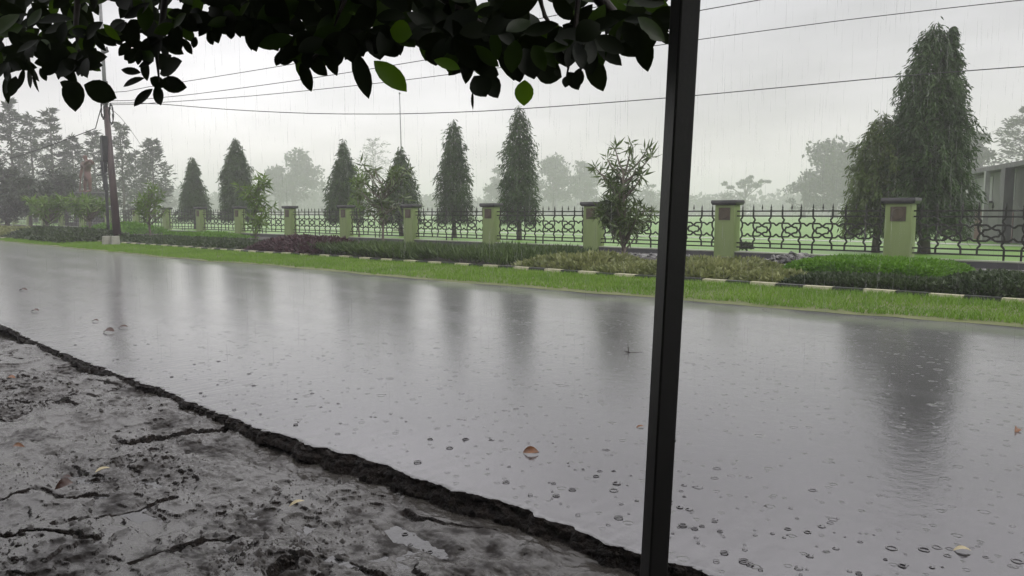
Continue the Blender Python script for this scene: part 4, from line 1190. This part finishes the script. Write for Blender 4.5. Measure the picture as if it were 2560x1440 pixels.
# the mass above the rim, several layers deep
rim = np.array([(-320,230),(0,215),(40,200),(70,170),(110,165),(160,185),(200,190),(235,150),(250,70),(262,20),(280,22),(300,70),(340,95),(400,105),(440,105),(480,70),(505,40),(520,60),(560,80),(620,78),(660,75),(690,105),(730,140),(780,140),(830,140),(870,125),(920,130),(960,125),(1000,85),(1030,60),(1045,70),(1080,115),(1120,140),(1160,150),(1200,160),(1250,120),(1280,150),(1330,170),(1355,120),(1380,80),(1395,110),(1440,150),(1480,140),(1510,100),(1560,95),(1610,90),(1645,70),(1690,60)], float)
GAPS = [(246,288,12),(484,514,30),(1026,1056,45),(1332,1388,15),(1503,1538,15),(1636,1676,50),(698,722,60),(1252,1276,90),(122,146,150),(300,318,60),(880,896,95),(950,968,60)]
cnt = 0
while cnt < 1380:
    px = random.uniform(-320, 640) if random.random() < .58 else random.uniform(600, 1668)
    lo = float(np.interp(px, rim[:,0], rim[:,1]))-18
    py = lo - random.random()**1.15*(lo+460)
    small = px < 640
    lp = random.uniform(45, 78) if small else random.uniform(70, 118)
    an = random.gauss(math.pi/2, .95)
    tx, ty = px+math.cos(an)*lp, py+math.sin(an)*lp
    lim = float(np.interp(tx, rim[:,0], rim[:,1]))
    if ty > lim-14 or tx > 1680: continue
    if any(g0 < qx < g1 and qy > gy_ for g0, g1, gy_ in GAPS for qx, qy in ((px,py),((px+tx)/2,(py+ty)/2),(tx,ty))): continue
    d = dist_at(px)+random.uniform(-.1, .75)
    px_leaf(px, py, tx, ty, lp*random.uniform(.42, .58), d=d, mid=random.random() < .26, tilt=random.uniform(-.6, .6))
    cnt += 1
# whorls of leaves at the ends of the hanging sprays
for sx_, sy_, sl in ((18,150,62),(62,120,58),(100,95,60),(150,150,66),(215,140,70),(236,75,60),(318,50,56),(352,120,52),(402,95,58),(445,60,58),(470,30,52),(535,50,54),(585,45,60),(632,50,66),(675,60,70),(738,90,84),(765,118,74),(812,95,86),(858,75,84),(915,75,92),(975,60,88),(1012,30,78),(1085,60,92),(1130,90,100),(1185,110,96),(1232,70,90),(1290,95,104),(1330,110,90),(1402,60,84),(1440,100,96),(1482,90,92),(1555,50,88),(1590,40,90),(1620,40,86)):
    for k in range(6):
        an = math.pi/2+(k-2.5)*.52+random.uniform(-.2,.2); l_ = sl*random.uniform(.75,1.15)
        px_leaf(sx_+5*math.cos(an), sy_+5*math.sin(an), sx_+l_*math.cos(an), sy_+l_*math.sin(an)*.95, l_*random.uniform(.38,.52), mid=random.random() < .16, tilt=random.uniform(-.5,.5))
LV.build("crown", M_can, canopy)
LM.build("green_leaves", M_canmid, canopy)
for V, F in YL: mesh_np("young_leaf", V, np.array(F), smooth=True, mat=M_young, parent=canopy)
# trunk beside the shelter, limbs reaching over, twigs in the view
mb = MB(); tapered_trunk(mb, (0,0,-.1), (.25,.35,2.6), .11, .07, .03)
mb.build("trunk", M_bark, canopy, smooth=True)
def limb(pts, r0, r1):
    mb = MB(); n = len(pts); mb.tube([Vector(p)-tree_loc for p in pts], [r0+(r1-r0)*i/(n-1) for i in range(n)], 7); mb.build("branch", M_twig, canopy, smooth=True)
top = tree_loc+Vector((.25,.35,2.45))
limb([top, depth(60,-330,3.0), depth(250,-200,2.75), depth(420,-60,2.6), depth(560,20,2.5)], .06, .008)
limb([top, depth(200,-420,2.9), depth(600,-330,2.4), depth(900,-180,2.15), depth(1080,-30,2.05), depth(1200,60,2.0)], .06, .008)
limb([depth(600,-330,2.4), depth(1000,-330,2.15), depth(1300,-220,2.0), depth(1450,-60,1.95), depth(1545,50,1.92), depth(1600,72,1.9), depth(1660,100,1.88)], .035, .005)
limb([depth(250,-200,2.75), depth(200,-60,2.8), depth(190,60,2.8), depth(205,190,2.75)], .02, .004)
limb([depth(420,-60,2.6), depth(405,60,2.55), depth(392,140,2.55), depth(398,205,2.5)], .014, .003)
limb([depth(1300,-220,2.0), depth(1345,-20,1.95), depth(1362,40,1.94), depth(1385,75,1.93)], .012, .003)
limb([depth(900,-180,2.15), depth(860,0,2.1), depth(820,110,2.08), depth(760,165,2.06)], .012, .003)
limb([depth(1450,-60,1.95), depth(1440,60,1.95), depth(1425,150,1.95), depth(1416,192,1.94)], .008, .002)

# ================================================================== FALLEN LEAVES AND RAIN ON THE ROAD
M_lf = {'brown': mat_surface("dead_leaf_brown", (.12,.045,.015), (.20,.085,.03), scale=30, rough=.4, bump=.2),
        'dark': mat_surface("dead_leaf_dark", (.035,.014,.009), (.06,.025,.015), scale=30, rough=.35, bump=.2),
        'pale': mat_surface("dead_leaf_pale", (.36,.30,.17), (.46,.40,.25), scale=30, rough=.4, bump=.2)}
def fallen(px, py, L, W, ang, mat, label, z, curl=.12, roll=.2):
    p = ground(px, py, z)
    d = Vector((math.cos(ang), math.sin(ang), 0)); s_ = Vector((-math.sin(ang), math.cos(ang), roll))
    V, F = oval_leaf(-d*L*.5+Vector((0,0,.004)), d*L*.5+Vector((0,0,.012)), s_, W, curl=curl, fold=.22)
    V[:, 2] -= V[:, 2].min()-.001
    Vb = V.copy(); Vb[:, 2] -= .0015; n = len(V)
    o = mesh_np("fallen_leaf", V, np.array(F), smooth=True, mat=M_lf[mat]); o.location = p
    stem = None
    return tag(o, label, "leaf", "fallen leaves")
fallen(1327, 1133, .085, .042, YAW-.2, 'brown', "curled orange brown leaf lying mid road left of the black post", .002, curl=.2, roll=.9)
fallen(272, 831, .12, .09, YAW, 'dark', "larger round reddish leaf of the pair on the road at left", .004, roll=.3)
fallen(308, 820, .10, .06, YAW+.2, 'dark', "smaller leaf of the pair on the road at left", .004)
fallen(238, 804, .08, .05, YAW, 'dark', "tiny dark leaf on the road above the reddish pair", .004)
fallen(88, 779, .10, .07, YAW, 'dark', "dark leaf on the road near the left edge, below another farther one", .004)
fallen(58, 727, .14, .08, YAW, 'dark', "farthest dark leaf on the road at the left edge", .006)
fallen(2538, 1080, .07, .035, YAW+.9, 'brown', "curled brown leaf on the road at the right edge", .002, curl=.3, roll=.6)
fallen(2405, 1380, .06, .03, YAW-.3, 'pale', "pale tan leaf on the road near the bottom right corner", .001, roll=0)
fallen(1600, 1070, .05, .02, YAW+.2, 'brown', "small brown leaf on the road touching the post silhouette at its left", .002)
fallen(257, 1178, .072, .040, YAW+.75, 'pale', "pale yellow leaf lying on the flaked pavement at lower left", -.055, curl=.06, roll=0)
fallen(160, 1218, .085, .045, YAW+1.0, 'dark', "dark crumpled leaf on the pavement below the pale yellow leaf", -.055, curl=.3, roll=.8)
fallen(46, 1120, .085, .028, YAW-.2, 'brown', "narrow curled brown leaf on the pavement at the left edge", -.055, curl=.2, roll=.6)
fallen(26, 948, .08, .05, YAW, 'brown', "small brown leaf on the pavement high at the left edge", -.06)
fallen(742, 1262, .075, .022, YAW+.7, 'pale', "slender pale leaf on the wet pavement under the road edge", -.062, roll=.2)
fallen(165, 1198, .05, .03, YAW+.1, 'dark', "small dark leaf scrap beside the dark crumpled leaf", -.055)
fallen(640, 1110, .06, .02, YAW+.8, 'pale', "thin tan leaf in the puddle right under the road edge corner", -.09, roll=.1)

tw_p = ground(1580, 885, .0)
tw = empty("fallen_twig", tw_p, "small dark forked twig lying on the road left of the black post", "twig")
mb = MB(); R3 = Vector((_r.x,_r.y,0)); mb.tube([R3*-.06+Vector((0,-.02,.03)), R3*-.01+Vector((0,0,.010)), R3*.05+Vector((0,.03,.012)), R3*.14+Vector((0,.02,.006))], [.004,.006,.004,.002], 6)
mb.build("stick", M_twig, tw)
mb = MB(); mb.tube([R3*-.03+Vector((0,0,.012)), R3*-.05+Vector((0,.02,.08))], [.006,.002], 5); mb.build("shoot", M_twig, tw)

# grit and clods on the broken pavement
M_grit = mat_surface("wet_grit", (.010,.008,.007), (.05,.043,.037), scale=20, rough=.45, bump=.5, bscale=80, spec=.3)
def grit(name, n):
    V = []; F = []
    for i in range(n):
        while True:
            px = random.uniform(0, 1500)*random.random()**.3; py = random.uniform(930, 1440)
            p = ground(px, py, -.085); e = float(np.interp(p.x, near_x, near_y))
            if p.y < e-.04 and random.random() < 1.6*vnoise(np.array([p.x*3.1]), np.array([p.y*5.]), 91)[0]**2: break
        z = float(shoulder_h(np.array([p.x]), np.array([p.y]))[0])
        r = random.uniform(.003, .007)*(1+1.6*(random.random() < .08))
        b_ = len(V)
        for k in range(5):
            a = k*1.2566+random.uniform(-.4,.4); q = r*random.uniform(.7,1.5)
            V.append((p.x+math.cos(a)*q*1.5, p.y+math.sin(a)*q, z-.002+random.uniform(-.002,.002)))
        V.append((p.x+random.uniform(-.4,.4)*r, p.y+random.uniform(-.4,.4)*r, z+r*random.uniform(.5,1.1)))
        for k in range(5): F.append((b_+k, b_+(k+1)%5, b_+5))
    return tag(mesh_np(name, np.array(V), np.array(F), mat=M_grit), kind='stuff')
grit("pavement_grit", 1600)

# rings and bubbles knocked up by the drops
M_drop = bpy.data.materials.new("rain_water"); M_drop.use_nodes = True
b = M_drop.node_tree.nodes['Principled BSDF']; b.inputs['Base Color'].default_value = (.16,.155,.16,1); b.inputs['Roughness'].default_value = .24; b.inputs['IOR'].default_value = 1.33
def rings(name, n, zone, zf, cat=None):
    V = []; Fq = []; c = 0
    k1, k2 = 12, 4
    while c < n:
        px, py = zone()
        p = ground(px, py, zf)
        e = float(np.interp(p.x, near_x, near_y))
        if zf > -.02 and (p.y < e+.1 or p.y > float(np.interp(p.x, far_x, far_y))-.2): continue
        if zf < -.02 and p.y > e-.12: continue
        rr = random.choice((.005,.006,.007,.009,.011,.014))*random.uniform(.8,1.3); tb = min(.0032, rr*random.uniform(.14,.26))
        h = tb*random.uniform(.35, 1.1)
        gapk = random.random() < .3
        b0 = len(V)
        for i in range(k1):
            a = i/k1*6.2832; rj = rr*(1+.10*random.uniform(-1,1))
            for j in range(k2):
                bb = j/k2*6.2832+.4
                V.append((p.x+math.cos(a)*(rj+tb*math.cos(bb)), p.y+math.sin(a)*(rj+tb*math.cos(bb)), zf+max(-.001, .4*h+h*math.sin(bb))))
        for i in range(k1):
            if gapk and i in (2,3): continue
            for j in range(k2):
                Fq.append((b0+i*k2+j, b0+((i+1)%k1)*k2+j, b0+((i+1)%k1)*k2+(j+1)%k2, b0+i*k2+(j+1)%k2))
        c += 1
    return tag(mesh_np(name, np.array(V), np.array(Fq), smooth=True, mat=M_drop), kind='stuff')
def zone_road():
    while True:
        px = random.uniform(150, 2600); py = 770+670*random.random()**1.25
        if random.random() < (.3+.7*(px/2560))*1.0: return px, py
rings("raindrop_rings", 900, zone_road, .003)
rings("puddle_rings", 70, lambda: (random.uniform(0, 1500), random.uniform(1000, 1440)), -.107)

# ---- the rain itself, drops drawn out as they fall
M_rain = bpy.data.materials.new("falling_water"); M_rain.use_nodes = True
t = M_rain.node_tree; b = t.nodes['Principled BSDF']; b.inputs['Base Color'].default_value = (.8,.8,.8,1); b.inputs['Roughness'].default_value = .25
tr = t.nodes.new('ShaderNodeBsdfTransparent'); ms = t.nodes.new('ShaderNodeMixShader'); ms.inputs[0].default_value = .15
t.links.new(tr.outputs[0], ms.inputs[1]); t.links.new(b.outputs[0], ms.inputs[2]); t.links.new(ms.outputs[0], t.nodes['Material Output'].inputs['Surface'])
def rain(name, n, dmin, dmax, r, l):
    V = []; F = []
    for i in range(n):
        d = dmin+(dmax-dmin)*random.random()**1.3
        c = depth(random.uniform(-100, 2660), random.uniform(-60, 1000), d)
        if c.z < .1 or c.y < 1.35: continue
        ll = l*random.uniform(.5, 1.4)*(.6+.4*d/dmax); rr = r*random.uniform(.6, 1.2); b_ = len(V)
        for k in range(3):
            a = k*2.0944; V.append((c.x+math.cos(a)*rr, c.y+math.sin(a)*rr, c.z))
        V.append((c.x, c.y, c.z+ll*.62)); V.append((c.x+.004*ll, c.y, c.z-ll*.38))
        for k in range(3): F += [(b_+k, b_+(k+1)%3, b_+3), (b_+(k+1)%3, b_+k, b_+4)]
    return tag(mesh_np(name, np.array(V), np.array(F), mat=M_rain), kind='stuff')
rain("rain", 3400, 3.0, 15.0, .0011, .26)

# ================================================================== RAIN HAZE
HAZE_DENSITY = .0023
mh = bpy.data.materials.new("rain_haze"); mh.use_nodes = True
t = mh.node_tree; t.nodes.clear()
o = t.nodes.new('ShaderNodeOutputMaterial'); v = t.nodes.new('ShaderNodeVolumePrincipled')
v.inputs['Color'].default_value = (.985,.962,.985,1); v.inputs['Density'].default_value = HAZE_DENSITY; v.inputs['Anisotropy'].default_value = .2
t.links.new(v.outputs[0], o.inputs['Volume'])
mb = MB(); mb.box((-830,-310,-1.4), (430,770,36))
tag(mb.build("haze", mh), kind='stuff')
